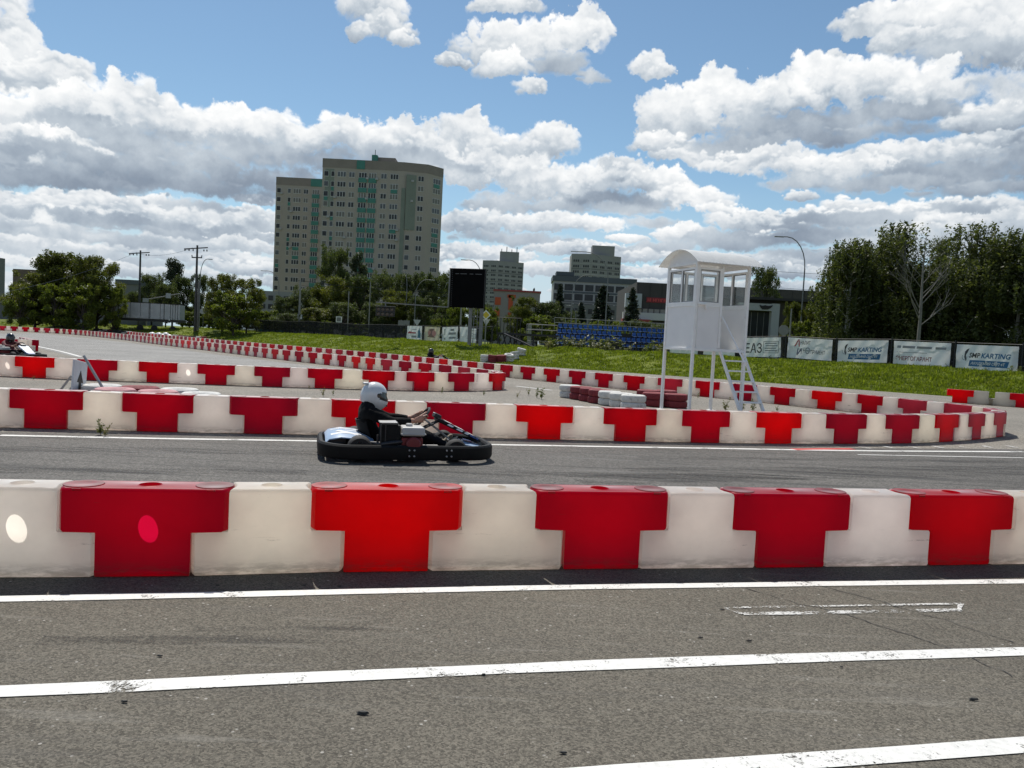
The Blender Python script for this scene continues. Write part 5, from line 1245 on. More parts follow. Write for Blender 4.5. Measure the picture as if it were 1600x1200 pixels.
MB().box(lc + Vector((0, -.05, .44)), (1.65, .3, .04)).box(lc + Vector((0, 0, .56)), (.08, .08, .3)).build('hood', m_pg, gt)
m_lens = mat('lamp_lens', (.08, .06, .05), .2)
for r_ in range(2):
    for k in range(4):
        ln = MB().lathe([(.135, 0), (.135, .03), (.06, .05), (.001, .05)], 14, lc + Vector((-.54 + .36 * k, -.07, .19 - .38 * r_)), 'Y-').build('lamp', m_lens, gt, smooth=True)
        hd = MB(); hd.loft([[lc + Vector((-.54 + .36 * k + .15 * math.cos(a), -.07 - d, .19 - .38 * r_ + .15 * math.sin(a))) for a in [math.radians(10 + 20 * q) for q in range(9)]] for d in (0, .16)], False, False, False); hd.build('lamp_hood', m_pg, ln)
# dark viewing platform with ramp right of the screen
pf = at(820, 530, 66); gp = terr(pf.x, 66)
pl = empty('viewing_platform', (pf.x, 66, gp), math.radians(-6), 'dark steel platform with railings and ramp between the screen and the stand', 'platform')
MB().box((.3, 0, 1.0), (5.2, 2.2, .18)).build('deck', m_post, pl)
for x in (-2.2, -.8, .8, 2.6): MB().box((x, -.9, .45), (.12, .12, .95)).build('support', m_post, pl)
rr_ = MB()
for i in range(8): rr_.tube([(-2.3 + .28 * i, -1.0, 1.0), (-2.3 + .28 * i, -1.0, 2.35)], .03, 6)
rr_.tube([(-2.3, -1.0, 2.35), (-.3, -1.0, 2.35)], .03, 6); rr_.build('railing', m_post, pl)
r2 = MB()
for z in (1.45, 1.9): r2.tube([(.2, -1.0, z), (2.8, -1.0, z)], .03, 6)
for x in (.2, 1.5, 2.8): r2.tube([(x, -1.0, 1.0), (x, -1.0, 1.9)], .03, 6)
r2.build('railing', m_pg, pl)
MB().bar((-1.6, -1.2, 1.0), (1.2, -1.9, -.1), .9, .10).build('ramp', m_post, pl)
lg = MB()
for k in range(5): lg.bar((-2.4 + .5 * k, -.6, -.1), (-2.0 + .5 * k, -.5, 1.0), .07, .07).bar((-2.0 + .5 * k, -.7, -.1), (-2.3 + .5 * k, -.6, 1.0), .07, .07)
lg.build('bracing', m_post, pl)

# --- lamp posts and power poles
m_lamp = mat('lamp_head_grey', (.30, .30, .30), .5); m_conc = mat('pole_concrete', (.26, .25, .24), .8, var=.15, scale=4); m_wood = mat('pole_dark', (.06, .058, .055), .8, var=.3)
def ground_at(px, Y): v = P(px, 540, Y); return Vector((v.x, Y, terr(v.x, Y)))
def lamp_post(px, ytop, Y, arm, r_, label, px_base=None, m=None, double=False):
    g_ = ground_at(px, Y); h = P(px, ytop, Y).z - g_.z; o = empty('street_lamp', g_, 0, label, 'street lamp', 'street lamps')
    al = abs(arm); sg = 1 if arm > 0 else -1; MB().tube([(0, 0, 0), (0, 0, h * .75)], [r_, r_ * .7], 8).build('pole', m or m_pg, o, smooth=True)
    pts = [(0, 0, h * .75 - .02)] + [(sg * al * (1 - math.cos(a)), 0, h * .75 + (h * .25) * math.sin(a)) for a in [math.radians(q) for q in range(15, 91, 15)]]
    pts += [(sg * al * 1.25, 0, h - .0)]
    MB().tube(pts, r_ * .55, 7).build('arm', m or m_pg, o, smooth=True)
    MB().box((sg * al * 1.42, 0, h - .02), (al * .35 + .25, .22, .09)).build('lamp_head', m_lamp, o, bevel=.02); return o
lamp_post(1249, 371, 70, -1.75, .085, 'tall curved street lamp standing left of the birches')
lamp_post(1458, 396, 66, 1.5, .075, 'street lamp with its arm almost hidden among the birches')
lamp_post(748, 407, 95, -1.6, .08, 'street lamp rising behind the big screen')
lamp_post(897, 478, 110, -.8, .09, 'short street lamp with a bright head before the spruces')
lamp_post(944, 395, 105, -3.2, .10, 'street lamp with a long thin arm before the office block')
lamp_post(890, 428, 104, 2.0, .08, 'thin grey street lamp at the left end of the stand')
lamp_post(632, 424, 118, -.5, .09, 'street lamp with a bright head among the trees before the tall block')
lamp_post(646, 436, 112, 1.6, .08, 'street lamp with its arm over the trees left of the screen')
lamp_post(433, 424, 130, -1.9, .09, 'thin street lamp left of the tall apartment block')
lamp_post(310, 404, 104, .9, .08, 'small street lamp just right of the tall power pole')
def power_pole(px, ytop, Y, label, two):
    g_ = ground_at(px, Y); h = P(px, ytop, Y).z - g_.z; o = empty('power_pole', g_, math.radians(-10), label, 'power pole', 'power poles')
    MB().tube([(0, 0, 0), (0, 0, h)], [.19, .11], 8).build('pole', m_wood, o, smooth=True)
    MB().bar((-1.75, 0, h - .5), (1.4, 0, h - .25), .12, .12).build('crossarm', m_wood, o)
    for x in (-1.65, -1.1, -.55, .9, 1.3): MB().lathe([(.05, 0), (.09, .05), (.05, .10), (.09, .16), (.03, .24)], 8, (x, 0, h - .72)).build('insulator', m_kmetal, o)
    if two: MB().bar((-.7, 0, h - 1.5), (.65, 0, h - 1.5), .13, .13).bar((-.65, 0, h - 1.5), (-.7, 0, h - 1.2), .08, .08).bar((.6, 0, h - 1.5), (.65, 0, h - 1.2), .08, .08).build('lower_crossarm', m_wood, o)
power_pole(304, 383, 95, 'tall dark power pole with two crossarms by the left trees', True); power_pole(216, 391, 108, 'dark power pole with one crossarm behind the long grey trailer', False)
def plain_pole(px, ytop, Y, r_, label, m=None): 
    g_ = ground_at(px, Y); h = P(px, ytop, Y).z - g_.z; o = MB().tube([(0, 0, 0), (0, 0, h)], [r_, r_ * .7], 8).build('utility_pole', m or m_conc, smooth=True, loc=g_); return tag(o, label, 'pole')
plain_pole(466, 437, 112, .18, 'grey concrete pole before the trees left of the tall block'); plain_pole(542, 455, 112, .10, 'thin concrete pole in the middle of the trees before the tall block'); plain_pole(575, 440, 112, .09, 'thin pole right of the middle of the trees before the tall block')
plain_pole(1233, 482, 66, .10, 'short grey pole with a slanted brace left of the curved street lamp'); plain_pole(718, 480, 90, .12, 'grey pole standing left of the screen posts')
plain_pole(308, 440, 95.5, .17, 'pale concrete pole beside the tall dark power pole')
def wire(pts, label, r_=.016, sag=.5):
    mb = MB()
    for a, b_ in zip(pts[:-1], pts[1:]): mb.tube([a.lerp(b_, t / 12) - Vector((0, 0, sag * 4 * (t / 12) * (1 - t / 12))) for t in range(13)], r_, 5, False)
    return tag(mb.build('power_line', m_kmetal), label, 'cable')
wire([at(466, 438, 112), at(716, 457, 112)], 'pair of thin cables crossing before the tall block', .03, .4)
wire([at(466, 445, 112), at(716, 463, 112)], 'lower thin cable crossing before the tall block', .02, .6)
wire([at(1166, 421, 70), at(1700, 436, 60)], 'upper thin cable crossing before the birches', .014, .3); wire([at(1166, 446, 70), at(1700, 464, 60)], 'lower thin cable crossing before the birches', .014, .3)
wire([at(214, 394, 108), at(-60, 470, 60)], 'cable running left from the power pole behind the trailer', .015, .6); wire([at(301, 387, 95), at(218, 397, 108)], 'cable between the two power poles', .015, .5)
# --- road signs
m_yel = mat('sign_yellow', (.62, .45, .03), .5); m_sback = mat('sign_back', (.40, .41, .42), .5)
def road_sign(px, py, Y, shape, r_, m, label, edge=None):
    g_ = ground_at(px, Y); h = P(px, py, Y).z - g_.z; o = empty('road_sign', g_, 0, label, 'road sign'); MB().tube([(0, .04, 0), (0, .04, h + r_)], .035, 6).build('post', m_pg, o)
    n, a0 = dict(tri=(3, -90), dia=(4, 0), sq=(4, 45), rnd=(18, 0), up=(3, 90))[shape]
    pl_ = MB().prism([(r_ * math.cos(math.radians(a0 + 360 * k / n)), h + r_ * math.sin(math.radians(a0 + 360 * k / n))) for k in range(n)], -.02, .0).build('plate', m, o)
    if edge: MB().prism([(r_ * .72 * math.cos(math.radians(a0 + 360 * k / n)), h + r_ * .72 * math.sin(math.radians(a0 + 360 * k / n))) for k in range(n)], -.026, -.021).build('plate_face', edge, pl_)
    return o
road_sign(757, 492, 84, 'dia', .55, m_kwh, 'yellow diamond road sign with white border right of the screen', m_yel); road_sign(758, 502, 84.6, 'tri', .5, m_sback, 'grey upside-down triangle road sign just below the yellow diamond')
road_sign(650, 503, 95, 'tri', .55, m_sback, 'pale upside-down triangle road sign behind the left fence'); road_sign(727, 513, 88, 'up', .5, m_sback, 'pale upright triangle road sign behind the fence by the screen')
road_sign(467, 495, 112, 'sq', .45, m_kwh, 'small white square sign on the pole line before the tall block'); road_sign(528, 499, 112, 'sq', .6, m_kwh, 'white sign with dark marks before the trees of the tall block', m_pg)
road_sign(316, 486, 100, 'rnd', .42, m_sback, 'round grey road sign right of the tall power pole'); road_sign(1223, 516, 62, 'rnd', .42, m_pg, 'round grey road sign left of the curved street lamp')
for i, px in enumerate((625, 634)): road_sign(px, 505, 96, 'sq', .5, m_pg, ('left', 'right')[i] + ' one of two grey boxes on poles behind the left fence')
# overhead sign arm left
g_ = ground_at(228, 104); ts = empty('traffic_sign_arm', g_, 0, 'grey road mast with a long arm over the grey trailer', 'road mast'); h0 = P(228, 468, 104).z - g_.z; h1 = P(281, 459, 104).z - g_.z; dx = P(281, 459, 104).x - g_.x
MB().tube([(0, 0, 0), (0, 0, h0)], .10, 8).build('mast', m_pg, ts); MB().tube([(0, 0, h0), (dx, 0, h1)], .07, 8).build('arm', m_pg, ts)
MB().box((dx * .66, -.1, h0 + (h1 - h0) * .66), (.65, .1, .65)).build('sign_box', m_sback, ts); MB().box((-.15, -.1, h0 - .1), (.75, .1, .55)).build('sign_box', m_sback, ts)
# long trailer with worn panels
m_trl = mat('trailer_panel', (.40, .41, .42), .5, var=.12, scale=1.2, dirt=((.62, .63, .63), 1.6, .52, .7))
ta, tb_ = P(177, 485, 98), P(288, 488, 99); gt_ = terr(ta.x, 98); tl = empty('cargo_trailer', (ta.x, 98, gt_), math.atan2(1, tb_.x - ta.x), 'long low grey cargo trailer with pale scribbled side panels under the left trees', 'trailer'); TLn = tb_.x - ta.x
zb, zt = P(230, 498, 98).z - gt_, P(230, 474, 98).z - gt_
for k in range(6): 
    p_ = MB().box((TLn * (k + .5) / 7.1, 0, (zb + zt) / 2), (TLn / 7.1 - .05, 2.2, zt - zb)).build('side_panel', m_trl, tl, bevel=.02)
for k in range(4): MB().box((TLn * (.86 + .035 * k), 0, (zb + zt) / 2), (TLn * .028, 2.0, zt - zb - .05)).build('slat', m_sback, tl)
MB().box((TLn / 2, 0, zb - .18), (TLn, 2.0, .28)).build('frame', m_post, tl); MB().box((TLn / 2 - .3, 0, zt + .04), (TLn * .98, 2.25, .07)).build('top_rail', m_post, tl)
for k, x in enumerate((.05, .12, .22, .55, .76)): MB().box((TLn * x, -1.13, (zb + zt) / 2), (.06, .05, zt - zb)).build('stanchion', m_post, tl)
for x in (.08, .42, .62, .88): MB().lathe([(.1, -.12), (.38, -.12), (.40, 0), (.38, .12), (.1, .12)], 14, (TLn * x, -.9, .40), 'Y-').build('wheel', m_krub, tl)
# heap of white bags on the far left grass
for i in range(7):
    g_ = ground_at(232 + i * 5.3, 90 + (i % 3) * .6); tag(MB().sph((0, 0, .18), .34, 9, 6, (1.3, 1, .62 + .2 * (i % 2))).build('white_bag', m_kwh, smooth=True, loc=g_ + Vector((0, 0, .1 * (i % 2)))), 'white bag in the heap on the grass before the grey trailer', 'bag', 'heap of white bags')

# ------------------------------------------------------------------ buildings
m_wall = mat('apartment_wall', (.36, .318, .278), .9, var=.08, scale=.15, dirt=((.20, .18, .16), .3, .55, .3)); m_wallb = mat('apartment_top_band', (.24, .205, .18), .9, var=.12, scale=.3)
m_teal = mat('balcony_teal', (.055, .20, .165), .7, var=.15, scale=.6); m_tealp = mat('wall_pale_green', (.20, .225, .19), .85, var=.1, scale=.3); m_wfr = mat('window_frame_white', (.50, .50, .49), .5); m_wgl = mat('window_dark_glass', (.022, .026, .030), .35, spec=.35, var=.6, scale=.4)
m_ac = mat('aircon_white', (.34, .34, .34), .6); m_con1 = mat('panel_concrete', (.25, .25, .25), .9, var=.1, scale=.2); m_con2 = mat('panel_concrete_dark', (.15, .155, .16), .9, var=.12, scale=.2)
m_off = mat('office_dark', (.055, .07, .08), .5, var=.15, scale=.3); m_offp = mat('office_pale', (.30, .31, .31), .6, var=.1); m_brown = mat('mall_brown', (.045, .040, .038), .7, var=.12, scale=.3); m_redl = mat('sign_red', (.42, .012, .02), .5); m_whw = mat('facade_white', (.50, .50, .49), .7, var=.06); m_silv = mat('facade_silver', (.36, .38, .40), .5, var=.06)
m_orange = mat('facade_orange', (.48, .085, .025), .7, var=.06); m_gw = mat('facade_grey', (.27, .25, .235), .8, var=.06); m_roofr = mat('roof_red', (.30, .05, .05), .7)
m_wg2 = mat('window_curtain', (.16, .15, .135), .6, var=.3, scale=.5); m_wg3 = mat('window_mid_glass', (.065, .075, .085), .3, var=.4, scale=.5)
def win_mesh(w_, h, panes, gm):
    mb = MB(); mb.box((0, 0, 0), (w_, .10, h)); mb.cur = 1
    for k in range(panes): pw = w_ / panes; mb.box((-w_ / 2 + pw * (k + .5), -.052, 0.02), (pw - .16, .02, h - .24))
    return mb.mesh('window', [m_wfr, gm])
WM = {}
def wmesh(*a):
    if a not in WM: WM[a] = win_mesh(*a)
    return WM[a]
def facade_pt(pa, pb, u): return pa.lerp(pb, u)
def poly_wall(root, pts, z0, z1, name, m): return MB().prism([(p_.x, p_.y) for p_ in pts], z0, z1, 'XY').build(name, m, root)
def apartment(label, pxs, Ys, depth, ztop, cols, floors, zf0, cat='apartment block', rows_single=99, extra_back=None):
    """pxs/Ys: photograph columns and distances of the facade corners, left to right"""
    P0 = [Vector((P(px, 500, Y).x, Y, 0)) for px, Y in zip(pxs, Ys)]; o0 = P0[0].copy(); o0.z = PLAT - .1; root = empty('apartment_block', o0, 0, label, cat)
    L = [p_ - Vector((o0.x, o0.y, 0)) for p_ in P0]; back = [L[-1] + Vector((-depth * .9, depth, 0)), L[0] + Vector((depth * .2, depth, 0))]
    poly_wall(root, L + back, 0, ztop - 2.6, 'wall', m_wall)
    ctr = sum((p_ for p_ in L + back), Vector()) / (len(L) + 2); tp = [p_ + (ctr - p_) * -.004 for p_ in L + back]
    poly_wall(root, tp, ztop - 2.6, ztop, 'parapet', m_wallb)
    rest = MB(); cnt = 0; teal = MB(); acs = MB()
    rr = random.Random(len(label))
    for fl in range(floors):
        z = ztop - 4.4 - 2.9 * fl
        for (seg, u, w_, panes, kind) in cols:
            a, b_ = L[seg], L[seg + 1]; t = (b_ - a).normalized(); n = Vector((t.y, -t.x, 0)); p_ = facade_pt(a, b_, u) + n * .04; ang = math.atan2(t.y, t.x)
            if kind == 'b':
                MB().box(p_ + n * .10 + Vector((0, 0, z - 1.42)), (w_ + .35, .3, 1.3), rz=ang).build('balcony', m_teal, root) if fl < 13 else None
            elif rr.random() < .10: teal.box(p_ + n * .03 + Vector((0, 0, z - 1.35)), (w_ * .9, .12, 1.1), rz=ang)
            if rr.random() < .09: acs.box(p_ + n * .25 + t * (w_ * .5 + .3) + Vector((0, 0, z - .9)), (.8, .4, .6), rz=ang)
            if fl < rows_single:
                o = bpy.data.objects.new('window', wmesh(w_ * 1.12, 1.62, panes, rr.choice((m_wgl, m_wgl, m_wgl, m_wg2, m_wg3)))); C.objects.link(o); o.parent = root; o.location = p_ + Vector((0, 0, z)); o.rotation_euler = (0, 0, ang); cnt += 1
            else:
                rest.cur = 0; rest.box(p_ + Vector((0, 0, z)), (w_, .1, 1.5), rz=ang); rest.cur = 1
                for k in range(panes): rest.box(p_ + n * .052 + t * (-w_ / 2 + w_ / panes * (k + .5)) + Vector((0, 0, z + .02)), (w_ / panes - .14, .02, 1.28), rz=ang)
    if rest.v: tag(rest.build('lower_windows', [m_wfr, m_wgl], root), kind='stuff')
    if teal.v: tag(teal.build('green_panel', m_teal, root), kind='stuff')
    if acs.v: tag(acs.build('air_conditioner', m_ac, root), kind='stuff')
    return root, L
ap, L = apartment('tall beige apartment block with green balconies, the higher and nearer of two', (495.5, 621, 659, 682.5), (228, 228, 229.5, 234), 16, 51.5,
    [(0, .05, 1.2, 1, 'w'), (0, .13, .9, 1, 'w'), (0, .24, 2.2, 3, 'w'), (0, .365, 1.5, 2, 'w'), (0, .50, 2.1, 3, 'b'), (0, .62, 2.0, 3, 'b'), (0, .76, 1.5, 2, 'w'), (0, .89, 2.1, 3, 'w'), (1, .25, 1.2, 1, 'w'), (1, .72, 1.5, 2, 'w'), (2, .58, 2.6, 3, 'w')], 16, 0, rows_single=9)
a, b_ = L[0], L[1]
for u, w_ in ((.09, 2.6),): MB().box(a.lerp(b_, u) + Vector((0, -.02, 43)), (w_, .05, 11)).build('green_stripe', m_tealp, ap)
MB().box(L[1].lerp(L[2], .5) + Vector((0, -.03, 40)), (5.5, .05, 16), rz=math.atan2(3, 7)).build('green_stripe', m_tealp, ap); MB().box(L[1].lerp(L[2], .04) + Vector((-.1, -.05, 22)), (1.2, .1, 44)).build('green_stripe', m_tealp, ap)
MB().box(a.lerp(b_, .47) + Vector((0, -.07, 50.1)), (2.4, .12, 2.5)).build('green_stripe', m_teal, ap)
MB().box(a.lerp(b_, .70) + Vector((1.0, 5, 52.2)), (6.5, 6, 1.6)).build('lift_house', m_wallb, ap); MB().box(a.lerp(b_, .63) + Vector((0, 1.5, 52.3)), (1.6, 2, 2.0)).build('lift_house', m_teal, ap)
MB().tube([a.lerp(b_, .63) + Vector((0, 1.5, 53)), a.lerp(b_, .63) + Vector((0, 1.5, 55))], .1, 6).build('antenna', m_kmetal, ap)
ap2, L2 = apartment('lower looking beige apartment block with green balconies, standing farther left behind', (424.5, 505, 530), (256, 256, 256), 16, 51.0,
    [(0, .06, 1.2, 1, 'w'), (0, .26, .9, 1, 'w'), (0, .41, 2.2, 3, 'w'), (0, .58, 1.3, 2, 'w'), (0, .77, 2.0, 3, 'b'), (0, .95, 1.8, 2, 'b')], 16, 0)
MB().box(L2[0].lerp(L2[1], .80) + Vector((0, -.07, 49.6)), (4.5, .12, 2.4)).build('green_stripe', m_teal, ap2)
def slab_tower(label, px0, px1, ytop, Y, cap, corner, rows, m, mech):
    a = P(px0, 500, Y); c_ = P(px0 + (px1 - px0) * corner, 500, Y - 3); b_ = P(px1, 500, Y + 4); o0 = Vector((a.x, Y, PLAT)); root = empty('tower_block', o0, 0, label, 'tower block')
    L = [Vector((q.x - a.x, q.y - Y, 0)) for q in (a, c_, b_)]; h = P((px0 + px1) / 2, ytop, Y).z - PLAT
    poly_wall(root, L + [L[2] + Vector((0, 14, 0)), L[0] + Vector((0, 14, 0))], 0, h, 'wall', m)
    for fl in range(rows):
        z = h - 3.6 - 2.85 * fl
        for s_ in (0, 1):
            p0, p1 = L[s_], L[s_ + 1]; t = (p1 - p0).normalized(); n = Vector((t.y, -t.x, 0)); w_ = (p1 - p0).length; k = max(2, round(w_ / 4.5)); rw = MB()
            for q in range(k):
                c2 = p0.lerp(p1, (q + .5) / k) + n * .06 + Vector((0, 0, z)); rw.cur = 0; rw.box(c2, (w_ / k * .72, .12, 1.5), rz=math.atan2(t.y, t.x)); rw.cur = 1
                for e in (-1, 0, 1): rw.box(c2 + t * (e * w_ / k * .22) + n * .062, (w_ / k * .18, .02, 1.25), rz=math.atan2(t.y, t.x))
            rw.build('window_row', [m_offp, m_wgl], root)
        bd = MB(); 
        for s_ in (0, 1):
            p0, p1 = L[s_], L[s_ + 1]; t = (p1 - p0).normalized(); n = Vector((t.y, -t.x, 0)); bd.box(p0.lerp(p1, .5) + n * .04 + Vector((0, 0, z - 1.35)), ((p1 - p0).length * .96, .1, .5), rz=math.atan2(t.y, t.x))
        bd.build('spandrel', m_con2 if fl % 2 else m_offp, root)
    x0, x1, mh = mech; q0, q1 = P(x0, 500, Y).x - a.x, P(x1, 500, Y).x - a.x
    MB().box(((q0 + q1) / 2, 6, h + mh / 2), (q1 - q0, 8, mh)).build('roof_house', m, root)
    return root, h, q0, q1
tw1, h, q0, q1 = slab_tower('pale grey tower block with roof antennas, behind the right side of the big screen', 750, 814, 408, 500, 0, .36, 12, m_con1, (776, 806, 6.5))
for k in range(4): MB().tube([(q0 + 1 + k * 3.3, 5, h + 6), (q0 + 1 + k * 3.3, 5, h + 8.5 + (k % 2) * 1.5)], .25, 6).build('antenna', m_con2, tw1)
slab_tower('grey tower block with a tall round-cornered roof house, right of the spruces', 888, 965, 398, 408, 0, .40, 9, m_con1, (920, 955, 5.2))
slab_tower('slim dark tower block cut by the left edge of the photo', -60, -30, 396, 300, 0, .7, 12, m_con2, (-58, -40, 2))
# office block with dark cornice
def box_building(name, label, cat, px0, px1, ytop, Y, d, m, zb=PLAT, tilt=0.):
    a, b_ = P(px0, 500, Y), P(px1, 500, Y); h = P((px0 + px1) / 2, ytop, Y).z - zb; o = empty(name, ((a.x + b_.x) / 2, Y, zb), math.radians(tilt), label, cat); w_ = b_.x - a.x
    MB().box((0, d / 2, h / 2), (w_, d, h)).build('wall', m, o); return o, w_, h
of, w_, h = box_building('office_building', 'dark bluish office block with pale window frames under the grey tower', 'office block', 862, 990, 434, 285, 14, m_offp)
MB().box((0, 6.9, h - .8), (w_ + .8, 14.6, 2.0)).build('cornice', m_off, of); MB().box((-w_ * .36, 6, h + 1.2), (w_ * .22, 8, 1.4)).build('roof_box', m_off, of)
for fl in range(4):
    z = h - 3.9 - 3.5 * fl
    for k in range(8):
        MB().box((-w_ / 2 + w_ * (k + .5) / 8, -.05, z), (w_ / 8 - .7, .12, 2.3)).build('window', m_wgl, of)
    MB().box((0, -.08, z - 1.75), (w_ * .8, .1, .7)).build('spandrel', m_off if fl % 2 == 0 else m_con2, of)
lo, w_, h = box_building('low_office_wing', 'long grey lower building behind the spruces and the stand', 'building', 846, 985, 476, 255, 16, m_con2)
for k in range(12): MB().box((-w_ / 2 + w_ * (k + .5) / 12, -.05, h - 2.2), (1.4, .1, 1.7)).build('window', m_wgl, lo)
# shopping building with brown upper storey
ml, w_, h = box_building('shopping_building', 'dark brown retail building with red sign letters and white band, left of the tower', 'retail building', 992, 1330, 449, 160, 30, m_brown)
xl = -w_ / 2
sx = lambda px: (P(px, 500, 160).x - P(992, 500, 160).x) - w_ / 2
sz = lambda px, py: P(px, py, 160).z - PLAT
for i in range(18): MB().box((sx(995) + i * 2.45, -.03, (sz(1010, 482) + h) / 2), (.06, .06, h - sz(1010, 482))).build('cladding_joint', m_post, ml)
MB().box(((sx(974) + sx(999)) / 2, -.9, (sz(985, 459) + sz(985, 481)) / 2), (sx(999) - sx(974), 1.6, sz(985, 459) - sz(985, 481))).build('silver_box', m_silv, ml)
lgm = MB().torus(.58, .13, ((sx(979.5)), -1.76, sz(979, 470)), 18, 6, (PI / 2, 0, 0), (.75, 1.25, 1)).build('round_emblem', m_whw, ml, smooth=True)
MB().box(((sx(972) + sx(1200)) / 2, -.5, (sz(1008, 490) + sz(1008, 499)) / 2 - .0), (sx(1200) - sx(972), 1.2, sz(1008, 490) - sz(1008, 501))).build('white_band', m_whw, ml)
for k in range(14): MB().box((sx(974) + (k + .5) * 1.22, -.45, (sz(980, 481.5) + sz(980, 490)) / 2), (1.02, .5, sz(980, 481.5) - sz(980, 490.5))).build('window', m_gw, ml)
MB().box(((sx(970) + sx(1013)) / 2, -1.3, sz(990, 501)), (sx(1013) - sx(970), 2.4, .55)).build('awning', m_roofr, ml)
for k in range(10): MB().box((sx(972) + (k + .5) * 1.15, -.3, sz(990, 507)), (.95, .3, 1.1)).build('shop_window', m_silv if k < 4 else m_gw, ml)
lt_ = MB()          # raised strokes of a sign too small to read in the photograph
for k in range(7):
    x = sx(1010.5) + (sx(1037) - sx(1010.5)) * k / 6.3
    lt_.box((x, -.14, sz(1023, 469)), (.16, .05, .62))
    if k % 3 != 1: lt_.box((x + .18, -.14, sz(1023, 469) + (.25 if k % 2 else -.05)), (.30, .05, .13))
    if k % 2 == 0: lt_.box((x + .36, -.14, sz(1023, 469)), (.12, .05, .60))
MB().box(((sx(1008) + sx(1039)) / 2, -.06, sz(1023, 469)), (sx(1039) - sx(1008), .1, 1.05)).build('sign_panel', mat('sign_panel_dark_red', (.20, .008, .014), .5), ml); lt2 = lt_
so_ = lt2.build('sign_letters', mat('sign_letter_red', (.60, .06, .06), .5), ml)
# dark pavilion with white portal right of the tower
pv, w_, h = box_building('dark_pavilion', 'low dark pavilion with flat roof and white framed glass entrance, right of the tower', 'pavilion', 1120, 1298, 470, 88, 12, m_brown)
px_ = lambda p_: P(p_, 500, 88).x - P(1120, 500, 88).x - w_ / 2
pz = lambda p_, y: P(p_, y, 88).z - PLAT
MB().box((0, 5.4, h + .12), (w_ + 1.0, 13.2, .28)).build('roof', m_post, pv)
MB().box(((px_(1201) + px_(1213)) / 2, -.5, pz(1207, 475) / 2), (px_(1213) - px_(1201), .8, pz(1207, 475))).build('portal', m_silv, pv); MB().box(((px_(1150) + px_(1201)) / 2, -.5, (pz(1190, 475) + pz(1190, 486)) / 2), (px_(1201) - px_(1150) - .01, .8, pz(1190, 475) - pz(1190, 486))).build('portal', m_silv, pv)
for k in range(6): MB().box((px_(1163) + k * .72, -.12, pz(1180, 487) / 2), (.05, .06, pz(1180, 487) - .1)).build('mullion', m_pg, pv)
MB().box(((px_(1150) + px_(1201)) / 2, -.06, pz(1180, 487) / 2), (px_(1201) - px_(1150), .06, pz(1180, 487) - .1)).build('glazing', m_wgl, pv)
em = MB().prism([(px_(1181), pz(1185, 477.0)), (px_(1186), pz(1185, 478.3)), (px_(1190), pz(1190, 477.4)), (px_(1195), pz(1195, 478.6)), (px_(1202), pz(1200, 477.6)), (px_(1199), pz(1199, 482)), (px_(1194), pz(1194, 484)), (px_(1186), pz(1186, 484)), (px_(1183), pz(1183, 481))], -.96, -.91).build('dark_emblem', m_blk, pv)
bl, w_, h = box_building('blue_top_building', 'flat building with dark blue top and white window frames above the pavilion', 'building', 1211, 1290, 456, 210, 14, m_off)
for k in range(6): MB().box((-w_ / 2 + .9 + 1.9 * k, -.05, h - 2.2), (1.55, .12, 1.9)).build('window', m_offp if k > 2 else m_wgl, bl)
MB().box((0, -.04, h - 3.5), (w_ * .98, .1, .35)).build('band', m_offp, bl)
# orange and grey house right of the screen
og_, w_, h = box_building('orange_panel_house', 'small grey house with orange facade panels right of the big screen', 'building', 770, 842, 456, 140, 12, m_gw)
ox = lambda p_: P(p_, 500, 140).x - P(770, 500, 140).x - w_ / 2
oz = lambda p_, y: P(p_, y, 140).z - PLAT
for x0, x1, y0, y1 in ((772, 781, 464, 476), (772, 780, 483, 495), (793, 800, 461, 484), (791, 804, 460, 465), (793, 799, 488, 500)): MB().box(((ox(x0) + ox(x1)) / 2, -.05, (oz(x0, y0) + oz(x0, y1)) / 2), (ox(x1) - ox(x0), .14, oz(x0, y0) - oz(x0, y1))).build('orange_panel', m_orange, og_)
MB().box((0, 6, h + .15), (w_ + .3, 12.4, .3)).build('roof_edge', m_roofr, og_)
# far left houses
b1, w_, h = box_building('brown_brick_building', 'brown flat-roofed building mostly hidden behind the leftmost trees', 'building', 19, 66, 421, 170, 12, mat('brown_brick', (.14, .105, .085), .9, var=.15, scale=.6))
b2, w_, h = box_building('teal_roof_building', 'dark teal flat building showing between the left trees', 'building', 180, 216, 437, 170, 12, m_con2); MB().box((0, 5.9, h - .5), (w_ + .1, 12.4, 1.0)).build('roof_band', m_off, b2)
b3, w_, h = box_building('green_balcony_house', 'low pale building with green lower walls at the foot of the far apartment block', 'building', 404, 452, 455, 180, 12, m_con1)
for fl in range(3):
    for k in range(4): MB().box((-w_ / 2 + w_ * (k + .5) / 4, -.05, h - 1.6 - 2.0 * fl), (1.1, .1, 1.1)).build('window', m_wgl, b3)
MB().box((0, -.04, 1.6), (w_ * .96, .08, 3.0)).build('green_wall', m_teal, b3)
b4, w_, h = box_building('low_grey_garage', 'long low dark garage behind the leftmost trees', 'garage', -60, 190, 476, 118, 8, m_con2); MB().box((0, 3.9, h + .08), (w_ + .4, 8.6, .2)).build('roof', m_con1, b4)

